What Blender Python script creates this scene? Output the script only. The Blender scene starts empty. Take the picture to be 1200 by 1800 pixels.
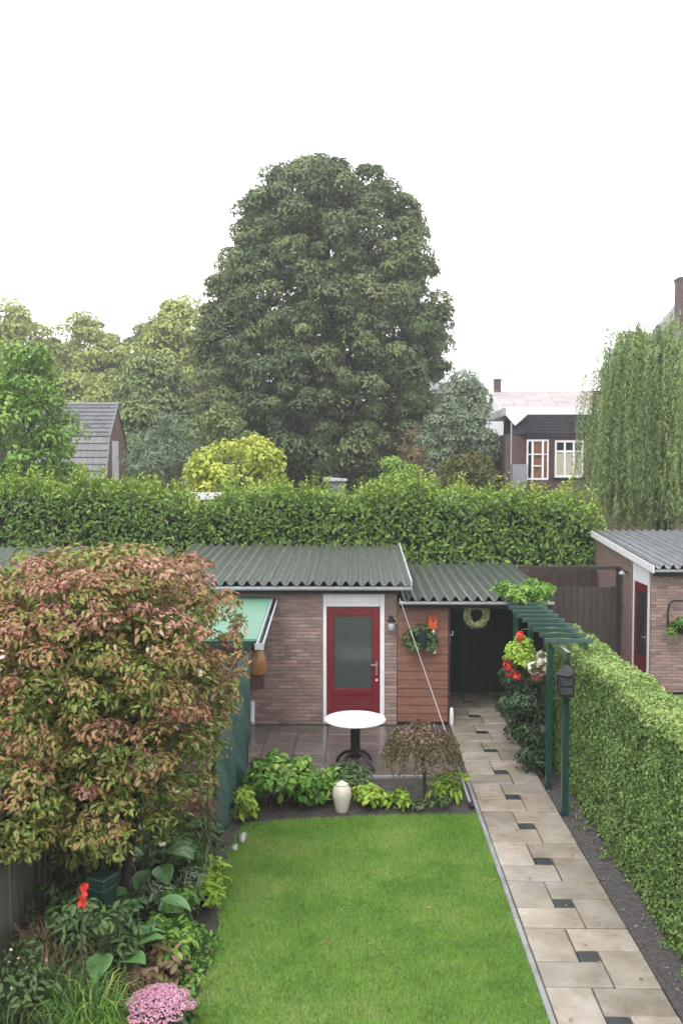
import bpy, bmesh, math, random
import numpy as np
from mathutils import Vector, Matrix, Euler

R = math.radians
rng = np.random.default_rng(7)
random.seed(7)
sc = bpy.context.scene
COL = sc.collection

# ------------------------------------------------------------------ camera, sky, sun, exposure
cam_d = bpy.data.cameras.new('camera')
cam_d.sensor_fit = 'VERTICAL'; cam_d.sensor_height = 36.0; cam_d.lens = 32.0
cam_d.clip_start = 0.1; cam_d.clip_end = 2000
cam = bpy.data.objects.new('camera', cam_d); COL.objects.link(cam)
cam.location = (0, 0, 4.45)
cam.rotation_euler = (R(90 - 2.79), 0, R(0.966))
sc.camera = cam
cam_d.dof.use_dof = True; cam_d.dof.focus_distance = 15.5; cam_d.dof.aperture_fstop = 2.4

SUN_EL, SUN_AZ = R(52), R(200)
w = bpy.data.worlds.new('World'); sc.world = w; w.use_nodes = True
nt = w.node_tree; nt.nodes.clear()
sky = nt.nodes.new('ShaderNodeTexSky'); sky.sky_type = 'NISHITA'; sky.sun_disc = False
sky.sun_elevation = SUN_EL; sky.sun_rotation = SUN_AZ
sky.air_density = 1.0; sky.dust_density = 6.0; sky.ozone_density = 1.0
hs = nt.nodes.new('ShaderNodeHueSaturation'); hs.inputs['Saturation'].default_value = 0.12
mixc = nt.nodes.new('ShaderNodeMix'); mixc.data_type = 'RGBA'; mixc.inputs[0].default_value = 0.8
mixc.inputs[7].default_value = (9.6, 9.75, 9.9, 1)          # even cloud deck
bgn = nt.nodes.new('ShaderNodeBackground'); bgn.inputs['Strength'].default_value = 0.12
outw = nt.nodes.new('ShaderNodeOutputWorld')
nt.links.new(sky.outputs[0], hs.inputs['Color'])
nt.links.new(hs.outputs[0], mixc.inputs[6])
nt.links.new(mixc.outputs[2], bgn.inputs['Color'])
nt.links.new(bgn.outputs[0], outw.inputs['Surface'])

sun_d = bpy.data.lights.new('sun', 'SUN'); sun_d.energy = 0.9; sun_d.angle = R(25); sun_d.color = (1, 0.97, 0.93)
sun = bpy.data.objects.new('sun', sun_d); COL.objects.link(sun)
sun.rotation_euler = (R(90) - SUN_EL, 0, R(180) - SUN_AZ + R(0))
vs = sc.view_settings
vs.view_transform = 'Standard'; vs.look = 'None'; vs.exposure = 1.2; vs.gamma = 1.0; vs.use_curve_mapping = False
sc.cycles.volume_bounces = 1
sc.cycles.max_bounces = 8
sc.cycles.transparent_max_bounces = 8

# ------------------------------------------------------------------ materials
MATS = {}
def _nodes(name):
    m = bpy.data.materials.new(name); m.use_nodes = True
    t = m.node_tree; b = t.nodes['Principled BSDF']; MATS[name] = m
    return m, t, b

def mat(name, c, rough=0.6, var=0.15, scale=8.0, bump=0.0, bscale=40.0, spec=0.5, metal=0.0, c2=None,
        rv=0.0, stretch=(1, 1, 1), obrand=0.0, coat=0.0, k=0.6):
    """base colour with two octaves of blotchy variation, optional per-object tone, rough variation and bump"""
    m, t, b = _nodes(name); N, L = t.nodes, t.links
    tc = N.new('ShaderNodeTexCoord'); mp = N.new('ShaderNodeMapping'); mp.inputs['Scale'].default_value = stretch
    L.new(tc.outputs['Object'], mp.inputs['Vector'])
    src = mp.outputs[0]
    oi = N.new('ShaderNodeObjectInfo')
    if obrand:
        cmb = N.new('ShaderNodeVectorMath'); cmb.operation = 'MULTIPLY_ADD'
        L.new(oi.outputs['Random'], cmb.inputs[0]); cmb.inputs[1].default_value = (37, 53, 71); L.new(src, cmb.inputs[2])
        src = cmb.outputs[0]
    n1 = N.new('ShaderNodeTexNoise'); n1.inputs['Scale'].default_value = scale; n1.inputs['Detail'].default_value = 6; n1.inputs['Roughness'].default_value = 0.65
    L.new(src, n1.inputs['Vector'])
    rp = N.new('ShaderNodeValToRGB'); rp.color_ramp.elements[0].position = 0.3; rp.color_ramp.elements[1].position = 0.7
    c = tuple(x * k for x in c); c2 = None if c2 is None else tuple(x * k for x in c2)
    lo = tuple(max(0, x * (1 - var)) for x in c); hi = tuple(min(1, x * (1 + var)) for x in c)
    if c2 is not None: lo, hi = c, tuple(c2)
    rp.color_ramp.elements[0].color = (*lo, 1); rp.color_ramp.elements[1].color = (*hi, 1)
    L.new(n1.outputs['Fac'], rp.inputs['Fac'])
    col = rp.outputs['Color']
    if obrand:
        hsv = N.new('ShaderNodeHueSaturation'); mr = N.new('ShaderNodeMapRange')
        mr.inputs['To Min'].default_value = 1 - obrand; mr.inputs['To Max'].default_value = 1 + obrand
        L.new(oi.outputs['Random'], mr.inputs['Value']); L.new(mr.outputs[0], hsv.inputs['Value']); L.new(col, hsv.inputs['Color'])
        col = hsv.outputs[0]
    L.new(col, b.inputs['Base Color'])
    b.inputs['Roughness'].default_value = rough; b.inputs['Metallic'].default_value = metal
    b.inputs['Specular IOR Level'].default_value = spec
    if coat: b.inputs['Coat Weight'].default_value = coat; b.inputs['Coat Roughness'].default_value = 0.15
    if rv:
        n2 = N.new('ShaderNodeTexNoise'); n2.inputs['Scale'].default_value = scale * 0.6; n2.inputs['Detail'].default_value = 4
        L.new(src, n2.inputs['Vector']); mr2 = N.new('ShaderNodeMapRange')
        mr2.inputs['From Min'].default_value = 0.35; mr2.inputs['From Max'].default_value = 0.65
        mr2.inputs['To Min'].default_value = max(0.04, rough - rv); mr2.inputs['To Max'].default_value = min(1, rough + rv)
        L.new(n2.outputs['Fac'], mr2.inputs['Value']); L.new(mr2.outputs[0], b.inputs['Roughness'])
    if bump:
        n3 = N.new('ShaderNodeTexNoise'); n3.inputs['Scale'].default_value = bscale; n3.inputs['Detail'].default_value = 5
        L.new(src, n3.inputs['Vector']); bp = N.new('ShaderNodeBump'); bp.inputs['Strength'].default_value = bump; bp.inputs['Distance'].default_value = 0.01
        L.new(n3.outputs['Fac'], bp.inputs['Height']); L.new(bp.outputs[0], b.inputs['Normal'])
    return m

def leafmat(name, cols, rough=0.45, trans=0.25, attr='rnd', spec=0.2, noise=0.0, nscale=0.6, gain=1.15):
    """colour picked along a ramp by the per-leaf value; partly translucent"""
    m, t, b = _nodes(name); N, L = t.nodes, t.links
    at = N.new('ShaderNodeAttribute'); at.attribute_name = attr
    fac = at.outputs['Fac']
    if noise:
        tc = N.new('ShaderNodeTexCoord'); n1 = N.new('ShaderNodeTexNoise'); n1.inputs['Scale'].default_value = nscale; n1.inputs['Detail'].default_value = 3
        L.new(tc.outputs['Object'], n1.inputs['Vector'])
        ma = N.new('ShaderNodeMath'); ma.operation = 'MULTIPLY_ADD'; L.new(n1.outputs['Fac'], ma.inputs[0]); ma.inputs[1].default_value = noise * 2; ma.inputs[2].default_value = -noise
        mb_ = N.new('ShaderNodeMath'); mb_.operation = 'ADD'; L.new(ma.outputs[0], mb_.inputs[0]); L.new(fac, mb_.inputs[1]); fac = mb_.outputs[0]
    rp = N.new('ShaderNodeValToRGB'); cr = rp.color_ramp
    while len(cr.elements) < len(cols): cr.elements.new(0.5)
    for i, c in enumerate(cols):
        cr.elements[i].position = i / (len(cols) - 1); cr.elements[i].color = (*(min(0.75, x * gain) for x in c), 1)
    L.new(fac, rp.inputs['Fac']); L.new(rp.outputs[0], b.inputs['Base Color'])
    b.inputs['Roughness'].default_value = rough; b.inputs['Specular IOR Level'].default_value = spec
    if trans:
        tr = N.new('ShaderNodeBsdfTranslucent'); mx = N.new('ShaderNodeMixShader'); mx.inputs[0].default_value = trans
        L.new(rp.outputs[0], tr.inputs['Color']); L.new(b.outputs[0], mx.inputs[1]); L.new(tr.outputs[0], mx.inputs[2])
        L.new(mx.outputs[0], t.nodes['Material Output'].inputs['Surface'])
    return m

M = dict(
    ground=mat('ground_earth', (0.09, 0.085, 0.06), 0.9, 0.3, 0.5),
    soil=mat('soil', (0.062, 0.052, 0.047), 0.7, 0.4, 9, 0.9, 30, rv=0.15),
    grit=mat('gritty_soil', (0.10, 0.088, 0.09), 0.6, 0.45, 14, 1.0, 30, rv=0.2),
    gritstone=mat('gritstone', (0.20, 0.18, 0.18), 0.6, 0.4, 20),
    binpaint=mat('bin_paint', (0.006, 0.030, 0.022), 0.5, 0.3, 6),
    turf=mat('turf', (0.14, 0.23, 0.05), 0.9, 0.4, 6, 0.5, 60),
    slab=mat('path_slab', (0.34, 0.275, 0.21), 0.22, 0, 2.2, 0.2, 60, c2=(0.55, 0.49, 0.42), rv=0.16, obrand=0.24),
    dark_tile=mat('dark_tile', (0.045, 0.05, 0.055), 0.35, 0.3, 7, 0.2, 60, rv=0.1, obrand=0.15),
    kerb=mat('kerb_concrete', (0.36, 0.36, 0.37), 0.5, 0.2, 6, 0.3, 60, obrand=0.1),
    joint=mat('joint_sand', (0.05, 0.045, 0.035), 0.9, 0, 3, c2=(0.06, 0.09, 0.03)),
    terrace=mat('terrace_slab', (0.115, 0.092, 0.085), 0.22, 0, 1.6, 0.12, 50, c2=(0.21, 0.175, 0.16), rv=0.18, obrand=0.12),
    brick=mat('brick_clay', (0.30, 0.175, 0.15), 0.75, 0, 5, 0.5, 60, c2=(0.44, 0.30, 0.26), obrand=0.32),
    mortar=mat('mortar', (0.34, 0.30, 0.285), 0.9, 0.2, 10, 0.4, 80),
    roof=mat('roof_fibre', (0.05, 0.059, 0.066), 0.35, 0, 9.0, 0.05, 30, c2=(0.12, 0.134, 0.148), rv=0.05, obrand=0.12, coat=0.9, stretch=(3, 0.35, 1)),
    roof2=mat('roof_pale', (0.17, 0.18, 0.20), 0.28, 0, 9.0, 0.1, 30, c2=(0.25, 0.26, 0.285), rv=0.05, obrand=0.08, stretch=(3, 0.35, 1)),
    roof3=mat('roof_mossy', (0.12, 0.15, 0.12), 0.5, 0.3, 2.0, 0.15, 30, obrand=0.08),
    zinc=mat('zinc', (0.62, 0.64, 0.70), 0.45, 0.2, 5, rv=0.1),
    white=mat('white_paint', (0.62, 0.61, 0.625), 0.4, 0.06, 5, k=1.0),
    trim=mat('trim_light', (0.5, 0.51, 0.55), 0.4, 0.15, 5),
    red=mat('red_paint', (0.20, 0.006, 0.016), 0.32, 0.15, 4, coat=0.2),
    steel=mat('steel', (0.55, 0.55, 0.56), 0.3, 0.05, 5, metal=0.9),
    clad=mat('cladding_wood', (0.20, 0.078, 0.042), 0.55, 0, 5, 0.3, 30, c2=(0.31, 0.135, 0.08), stretch=(0.6, 5, 6), obrand=0.16, rv=0.1),
    darkwood=mat('dark_wood', (0.012, 0.009, 0.008), 0.7, 0.4, 5, 0.3, 30, stretch=(5, 5, 0.6), obrand=0.2),
    brownfence=mat('brown_fence', (0.05, 0.026, 0.021), 0.7, 0.35, 5, 0.4, 30, stretch=(6, 6, 0.6), obrand=0.25),
    greyfence=mat('weathered_fence', (0.032, 0.025, 0.019), 0.8, 0.4, 4, 0.5, 30, c2=(0.09, 0.068, 0.056), stretch=(6, 6, 0.5), obrand=0.25),
    oldfence=mat('old_fence', (0.10, 0.085, 0.06), 0.85, 0, 3, 0.6, 30, c2=(0.20, 0.19, 0.15), stretch=(7, 7, 0.5), obrand=0.2),
    green=mat('green_paint', (0.008, 0.060, 0.043), 0.35, 0.25, 6, 0.1, 40, rv=0.1, coat=0.6),
    mint=mat('mint_canopy', (0.16, 0.34, 0.24), 0.5, 0.08, 2, 0.1, 30),
    net=mat('green_net', (0.03, 0.09, 0.08), 0.8, 0, 26, 1.0, 160, c2=(0.13, 0.25, 0.22), spec=0.2),
    black=mat('black_iron', (0.016, 0.015, 0.015), 0.4, 0.2, 6, metal=0.2),
    bark=mat('bark', (0.05, 0.04, 0.03), 0.9, 0.35, 5, 0.8, 25, stretch=(3, 3, 0.6)),
    twig=mat('twig', (0.09, 0.06, 0.045), 0.8, 0.3, 8),
    core=mat('hedge_twigs', (0.012, 0.014, 0.008), 0.95, 0.5, 14, 1.0, 20),
    cream=mat('cream_glaze', (0.50, 0.46, 0.38), 0.35, 0.06, 4, k=1.0, coat=0.2),
    teal=mat('teal_pot', (0.012, 0.036, 0.038), 0.4, 0.2, 6),
    orange=mat('orange_paint', (0.62, 0.10, 0.015), 0.45, 0.15, 12),
    amber=mat('amber_glass', (0.36, 0.17, 0.05), 0.3, 0.3, 14),
    redbrown=mat('redbrown', (0.10, 0.03, 0.028), 0.5, 0.2, 8),
    terracotta=mat('terracotta', (0.30, 0.11, 0.06), 0.7, 0.2, 8),
    slate=mat('slate', (0.022, 0.021, 0.029), 0.8, 0.3, 2, spec=0.2, obrand=0.25),
    tile=mat('roof_tile', (0.15, 0.15, 0.165), 0.5, 0.2, 3, obrand=0.2),
    pinktile=mat('pink_tile', (0.56, 0.48, 0.49), 0.8, 0.12, 2, obrand=0.12),  # whitened pink: distance haze is mixed into the tile colour
    farbrick=mat('far_brick', (0.13, 0.075, 0.068), 0.8, 0.3, 3, 0.4, 12),
    pinkbrick=mat('pink_brick', (0.26, 0.16, 0.15), 0.8, 0.25, 3, 0.4, 12),
    greywall=mat('grey_wall', (0.30, 0.30, 0.34), 0.7, 0.15, 3),
    curtain=mat('curtain', (0.55, 0.52, 0.40), 0.8, 0.2, 9, stretch=(4, 1, 0.3)),
    roomwood=mat('warm_blind', (0.22, 0.08, 0.035), 0.7, 0.4, 3),
    glassdark=mat('dark_glass', (0.02, 0.028, 0.03), 0.08, 0.2, 2, spec=0.8),
    frost=mat('frosted_glass', (0.07, 0.085, 0.09), 0.16, 0.12, 3, spec=0.6),
    pebble=mat('pale_stone', (0.5, 0.48, 0.46), 0.6, 0.15, 9),
    rope=mat('rope', (0.42, 0.41, 0.42), 0.5, 0.1, 9),
)
def add_stain(m, col, scale, lo, hi, amount, coord='Object'):
    t = m.node_tree; N, L = t.nodes, t.links; b = N['Principled BSDF']; src = b.inputs['Base Color'].links[0].from_socket
    tc = N.new('ShaderNodeNewGeometry'); n = N.new('ShaderNodeTexNoise'); n.inputs['Scale'].default_value = scale; n.inputs['Detail'].default_value = 8; n.inputs['Roughness'].default_value = 0.7
    L.new(tc.outputs['Position'], n.inputs['Vector']); mr = N.new('ShaderNodeMapRange'); mr.inputs['From Min'].default_value = lo; mr.inputs['From Max'].default_value = hi; mr.inputs['To Max'].default_value = amount
    L.new(n.outputs['Fac'], mr.inputs['Value']); mx = N.new('ShaderNodeMix'); mx.data_type = 'RGBA'; L.new(mr.outputs[0], mx.inputs[0]); L.new(src, mx.inputs[6]); mx.inputs[7].default_value = (*col, 1); L.new(mx.outputs[2], b.inputs['Base Color'])
add_stain(M['slab'], (0.13, 0.10, 0.055), 1.7, 0.50, 0.74, 0.7)
add_stain(M['slab'], (0.30, 0.29, 0.30), 0.9, 0.5, 0.7, 0.55)
add_stain(M['slab'], (0.06, 0.05, 0.03), 14.0, 0.55, 0.75, 0.5)
add_stain(M['terrace'], (0.05, 0.05, 0.04), 2.2, 0.5, 0.7, 0.6)
add_stain(M['brick'], (0.26, 0.24, 0.235), 2.6, 0.55, 0.75, 0.45)
add_stain(M['brick'], (0.045, 0.04, 0.035), 3.5, 0.58, 0.78, 0.6)
add_stain(M['kerb'], (0.06, 0.07, 0.04), 4.0, 0.5, 0.7, 0.6)
add_stain(M['clad'], (0.06, 0.03, 0.02), 6.0, 0.5, 0.75, 0.6)
add_stain(M['white'], (0.32, 0.31, 0.28), 5.0, 0.55, 0.8, 0.35)
LM = dict(
    grass=leafmat('grass_blade', [(0.105, 0.235, 0.026), (0.15, 0.315, 0.040), (0.21, 0.35, 0.06), (0.29, 0.36, 0.10)], 0.5, 0.3, noise=1.25, nscale=1.3, gain=0.95),
    hedge=leafmat('clipped_leaf', [(0.065, 0.115, 0.030), (0.15, 0.235, 0.065), (0.235, 0.32, 0.10), (0.38, 0.39, 0.14)], 0.4, 0.25),
    laurel=leafmat('laurel_leaf', [(0.04, 0.085, 0.010), (0.10, 0.185, 0.020), (0.19, 0.285, 0.035), (0.36, 0.41, 0.07)], 0.3, 0.22, spec=0.35, gain=1.1),
    chestnut=leafmat('chestnut_leaf', [(0.034, 0.056, 0.026), (0.072, 0.105, 0.046), (0.125, 0.163, 0.066), (0.175, 0.195, 0.08)], 0.5, 0.2),
    shrub=leafmat('autumn_leaf', [(0.03, 0.058, 0.014), (0.125, 0.17, 0.035), (0.23, 0.17, 0.07), (0.21, 0.085, 0.06), (0.36, 0.24, 0.18), (0.24, 0.035, 0.04)], 0.45, 0.22, gain=1.3),
    wood=leafmat('wood_leaf', [(0.155, 0.205, 0.055), (0.25, 0.29, 0.08), (0.35, 0.37, 0.115)], 0.6, 0.25),
    wooddark=leafmat('wood_dark_leaf', [(0.08, 0.12, 0.045), (0.15, 0.20, 0.07), (0.23, 0.27, 0.10)], 0.6, 0.2),
    bright=leafmat('bright_leaf', [(0.07, 0.14, 0.03), (0.14, 0.24, 0.05), (0.24, 0.34, 0.08)], 0.4, 0.3),
    grey=leafmat('grey_leaf', [(0.09, 0.13, 0.08), (0.16, 0.205, 0.13), (0.24, 0.28, 0.19)], 0.6, 0.2),
    gold=leafmat('gold_leaf', [(0.19, 0.26, 0.045), (0.36, 0.40, 0.07), (0.48, 0.49, 0.12)], 0.5, 0.3),
    olive=leafmat('olive_leaf', [(0.05, 0.055, 0.020), (0.095, 0.095, 0.030), (0.14, 0.13, 0.045)], 0.6, 0.2),
    willow=leafmat('willow_leaf', [(0.07, 0.12, 0.045), (0.165, 0.235, 0.08), (0.30, 0.36, 0.14)], 0.5, 0.3),
    weep=leafmat('weeping_leaf', [(0.06, 0.065, 0.020), (0.12, 0.10, 0.045), (0.19, 0.13, 0.085), (0.25, 0.18, 0.13)], 0.6, 0.2),
    ivy=leafmat('ivy_leaf', [(0.012, 0.026, 0.012), (0.026, 0.052, 0.024), (0.07, 0.11, 0.055)], 0.35, 0.15),
    lush=leafmat('lush_leaf', [(0.03, 0.085, 0.014), (0.075, 0.175, 0.025), (0.14, 0.26, 0.045), (0.30, 0.36, 0.10)], 0.4, 0.28),
    lime=leafmat('lime_leaf', [(0.10, 0.18, 0.02), (0.21, 0.33, 0.04), (0.33, 0.42, 0.08)], 0.45, 0.3),
    dull=leafmat('dull_leaf', [(0.03, 0.06, 0.020), (0.065, 0.11, 0.038), (0.11, 0.15, 0.06)], 0.5, 0.2),
    redgrass=leafmat('red_grass', [(0.09, 0.045, 0.03), (0.17, 0.10, 0.07), (0.26, 0.18, 0.14)], 0.6, 0.2),
    hosta=leafmat('hosta_leaf', [(0.05, 0.13, 0.035), (0.085, 0.18, 0.06), (0.17, 0.27, 0.13), (0.40, 0.48, 0.33)], 0.32, 0.2, spec=0.5),
    pink=leafmat('pink_floret', [(0.30, 0.10, 0.17), (0.50, 0.25, 0.35), (0.62, 0.42, 0.50)], 0.6, 0.2),
    redflower=leafmat('red_flower', [(0.42, 0.02, 0.016), (0.58, 0.06, 0.04)], 0.5, 0.2),
    creamflower=leafmat('cream_flower', [(0.55, 0.45, 0.33), (0.72, 0.66, 0.55)], 0.5, 0.2),
    wreath=leafmat('wreath_leaf', [(0.14, 0.14, 0.06), (0.26, 0.25, 0.12), (0.36, 0.34, 0.19)], 0.6, 0.2),
)

# ------------------------------------------------------------------ mesh helpers
class MB:
    def __init__(s): s.v = []; s.f = []
    def add(s, v, f):
        o = len(s.v); s.v += [tuple(p) for p in v]; s.f += [tuple(i + o for i in q) for q in f]; return s
    def box(s, x0, x1, y0, y1, z0, z1):
        return s.add([(x0,y0,z0),(x1,y0,z0),(x1,y1,z0),(x0,y1,z0),(x0,y0,z1),(x1,y0,z1),(x1,y1,z1),(x0,y1,z1)],
                     [(0,3,2,1),(4,5,6,7),(0,1,5,4),(1,2,6,5),(2,3,7,6),(3,0,4,7)])
    def bar(s, a, b, wx, wz, up=(0,0,1)):
        a = Vector(a); b = Vector(b); d = (b - a).normalized(); u = Vector(up)
        r = d.cross(u).normalized() * wx / 2; u2 = r.cross(d).normalized() * wz / 2
        v = [p + i * r + j * u2 for p in (a, b) for i, j in ((-1,-1),(1,-1),(1,1),(-1,1))]
        return s.add(v, [(0,1,2,3),(7,6,5,4),(0,4,5,1),(1,5,6,2),(2,6,7,3),(3,7,4,0)])
    def tube(s, pts, rad, n=8):
        pts = [Vector(p) for p in pts]
        if not hasattr(rad, '__len__'): rad = [rad] * len(pts)
        vs_, fs = [], []; ref = None
        for i, p in enumerate(pts):
            d = (pts[min(i + 1, len(pts) - 1)] - pts[max(i - 1, 0)]).normalized()
            if ref is None: ref = d.orthogonal().normalized()
            ref = (ref - d * ref.dot(d)).normalized(); bn = d.cross(ref)
            for k in range(n):
                a = 2 * math.pi * k / n; vs_.append(p + (ref * math.cos(a) + bn * math.sin(a)) * rad[i])
        for i in range(len(pts) - 1):
            for k in range(n): fs.append((i*n+k, i*n+(k+1)%n, (i+1)*n+(k+1)%n, (i+1)*n+k))
        fs.append(tuple(range(n))[::-1]); fs.append(tuple(range((len(pts)-1)*n, len(pts)*n)))
        return s.add(vs_, fs)
    def lathe(s, prof, c=(0,0,0), n=24):
        vs_ = [(c[0] + r * math.cos(2*math.pi*k/n), c[1] + r * math.sin(2*math.pi*k/n), c[2] + z) for r, z in prof for k in range(n)]
        fs = [(i*n+k, i*n+(k+1)%n, (i+1)*n+(k+1)%n, (i+1)*n+k) for i in range(len(prof)-1) for k in range(n)]
        fs += [tuple(range(n))[::-1], tuple(range((len(prof)-1)*n, len(prof)*n))]
        return s.add(vs_, fs)
    def prism(s, poly, y0, y1):                     # poly in XZ, extruded along Y
        n = len(poly); v = [(x, y0, z) for x, z in poly] + [(x, y1, z) for x, z in poly]
        return s.add(v, [tuple(range(n)), tuple(range(n, 2*n))[::-1]] + [(i, i+n, (i+1)%n+n, (i+1)%n) for i in range(n)])
    def prismx(s, poly, x0, x1):                    # poly in YZ, extruded along X
        n = len(poly); v = [(x0, y, z) for y, z in poly] + [(x1, y, z) for y, z in poly]
        return s.add(v, [tuple(range(n))[::-1], tuple(range(n, 2*n))] + [(i, (i+1)%n, (i+1)%n+n, i+n) for i in range(n)])

def to_mesh(name, mb, material, off=(0,0,0), bevel=0.0, smooth=True):
    me = bpy.data.meshes.new(name)
    o = off
    me.from_pydata([(x-o[0], y-o[1], z-o[2]) for x, y, z in mb.v], [], mb.f)
    bm = bmesh.new(); bm.from_mesh(me)
    bmesh.ops.recalc_face_normals(bm, faces=bm.faces)
    if bevel: bmesh.ops.bevel(bm, geom=list(bm.edges), offset=bevel, segments=1, affect='EDGES', profile=0.5, clamp_overlap=True)
    bm.to_mesh(me); bm.free()
    if smooth:
        me.shade_smooth(); me.set_sharp_from_angle(angle=R(35))
    if material: me.materials.append(material)
    return me

def np_mesh(name, V, F, material, rnd=None):
    V = np.asarray(V, np.float32); F = np.asarray(F, np.int32); k = F.shape[1]
    me = bpy.data.meshes.new(name)
    me.vertices.add(len(V)); me.vertices.foreach_set('co', V.ravel())
    me.loops.add(F.size); me.loops.foreach_set('vertex_index', F.ravel())
    me.polygons.add(len(F)); me.polygons.foreach_set('loop_start', np.arange(0, F.size, k, dtype=np.int32))
    me.polygons.foreach_set('loop_total', np.full(len(F), k, np.int32))
    me.update(calc_edges=True)
    if rnd is not None:
        a = me.attributes.new('rnd', 'FLOAT', 'POINT'); a.data.foreach_set('value', np.asarray(rnd, np.float32))
    me.materials.append(material)
    return me

def link(name, data, parent=None, loc=(0,0,0), rot=None, kind=None):
    o = bpy.data.objects.new(name, data); COL.objects.link(o); o.location = loc
    if rot is not None: o.rotation_euler = rot
    if parent is not None: o.parent = parent
    if kind: o['kind'] = kind
    return o

def tag(o, label, cat, group=None):
    o['label'] = label; o['category'] = cat
    if group: o['group'] = group
    return o

class Thing:
    def __init__(s, name, label, cat, loc=(0,0,0), group=None, kind=None):
        s.loc = loc; s.e = link(name, None, None, loc)
        if kind: s.e['kind'] = kind; s.e['label'] = label
        else: tag(s.e, label, cat, group)
    def part(s, name, mb, material, parent=None, bevel=0.0, kind=None, label=None):
        o = link(name, to_mesh(name, mb, material, s.loc, bevel), parent or s.e, kind=kind)
        if label: o['label'] = label
        return o
    def npart(s, name, VF, material, parent=None, kind=None):
        V, F, r = VF
        o = link(name, np_mesh(name, V - np.array(s.loc, np.float32), F, material, r), parent or s.e, kind=kind)
        return o
    def piece(s, name, me, pos, rot=None, parent=None):
        return link(name, me, parent or s.e, tuple(pos[i] - s.loc[i] for i in range(3)), rot)

def structure(name, mb, material, label=None):
    o = link(name, to_mesh(name, mb, material)); o['kind'] = 'structure'
    if label: o['label'] = label
    return o

# ------------------------------------------------------------------ foliage helpers
def nrm(a): return a / (np.linalg.norm(a, axis=-1, keepdims=True) + 1e-9)
UP = np.array([0, 0, 1.0])

def cards(P, D, N, L, W, rnd, fold=0.25, six=False, curl=0.15):
    """leaf blades folded along the midrib: base, sides, tip"""
    n = len(P); D = nrm(D); S = nrm(np.cross(D, N)); N = nrm(np.cross(S, D))
    L = np.broadcast_to(np.asarray(L, float), (n,))[:, None]; W = np.broadcast_to(np.asarray(W, float), (n,))[:, None]
    tip = P + D * L - N * L * curl
    if not six:
        m = P + D * L * 0.45
        V = np.stack([P, m + S*W/2 + N*W*fold, tip, m - S*W/2 + N*W*fold], 1).reshape(-1, 3)
        i = np.arange(n)[:, None] * 4
        F = np.concatenate([i + np.array([[0, 1, 2]]), i + np.array([[0, 2, 3]])], 0)
        return V, F, np.repeat(rnd, 4)
    a = P + D * L * 0.25; b = P + D * L * 0.62 - N * L * curl * 0.3
    V = np.stack([P, a + S*W*0.44 + N*W*fold, b + S*W*0.42 + N*W*fold, tip, b - S*W*0.42 + N*W*fold, a - S*W*0.44 + N*W*fold], 1).reshape(-1, 3)
    i = np.arange(n)[:, None] * 6
    F = np.concatenate([i + np.array([[0, 1, 2, 3]]), i + np.array([[0, 3, 4, 5]])], 0)
    return V, F, np.repeat(rnd, 6)

def join(parts):
    Vs, Fs, Rs, o = [], [], [], 0
    for V, F, r in parts:
        Vs.append(V); Fs.append(F + o); Rs.append(r); o += len(V)
    return np.concatenate(Vs), np.concatenate(Fs), np.concatenate(Rs)

def clump_leaves(C, rad, n, L, W, flat=0.75, up=0.5, droop=0.4, spread=0.6, cvar=0.5, six=False, shell=0.5, base=None, svar=0.3):
    C = np.asarray(C, float); k = len(C); rad = np.broadcast_to(np.asarray(rad, float), (k,))
    u = nrm(rng.normal(size=(k, n, 3)))
    flip = (u[..., 2] < 0) & (rng.random((k, n)) < 0.6); u[..., 2] = np.where(flip, -u[..., 2], u[..., 2])
    r = rad[:, None, None] * (shell + (1 - shell) * rng.random((k, n, 1)) ** 0.6)
    P = (C[:, None] + u * r * np.array([1, 1, flat])).reshape(-1, 3); u = u.reshape(-1, 3)
    N = nrm(u + up * UP + rng.normal(size=u.shape) * 0.35)
    D = nrm(rng.normal(size=u.shape) + u * spread - droop * UP); D = nrm(D - N * (D * N).sum(-1, keepdims=True))
    cb = rng.random(k) if base is None else base
    rn = np.clip(np.repeat(cb, n) * cvar + rng.random(k * n) * (1 - cvar), 0, 1)
    s = 1 + svar * (2 * rng.random(k * n) - 1)
    return cards(P, D, N, L * s, W * s, rn, six=six)

def interp_profile(prof, z):
    zs = np.array([p[0] for p in prof]); l = np.array([p[1] for p in prof]); r = np.array([p[2] for p in prof])
    o = np.argsort(zs); return np.interp(z, zs[o], l[o]), np.interp(z, zs[o], r[o])

def profile_clumps(prof, Y, k, fmin=0.75, fmax=0.97, depth=1.0, lean=0):
    """clump centres near the skin of a crown given by (z, left, right)"""
    zs = [p[0] for p in prof]; z = rng.uniform(min(zs), max(zs), k * 4)
    l, r = interp_profile(prof, z); keep = rng.random(k * 4) < (r - l) / max(p[2] - p[1] for p in prof); z, l, r = z[keep][:k], l[keep][:k], r[keep][:k]
    th = rng.uniform(0, 2 * math.pi, len(z)); fr = rng.uniform(fmin, fmax, len(z))
    h = (r - l) / 2
    return np.stack([(l + r) / 2 + h * fr * np.cos(th), Y + h * depth * fr * np.sin(th), z], 1)

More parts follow.
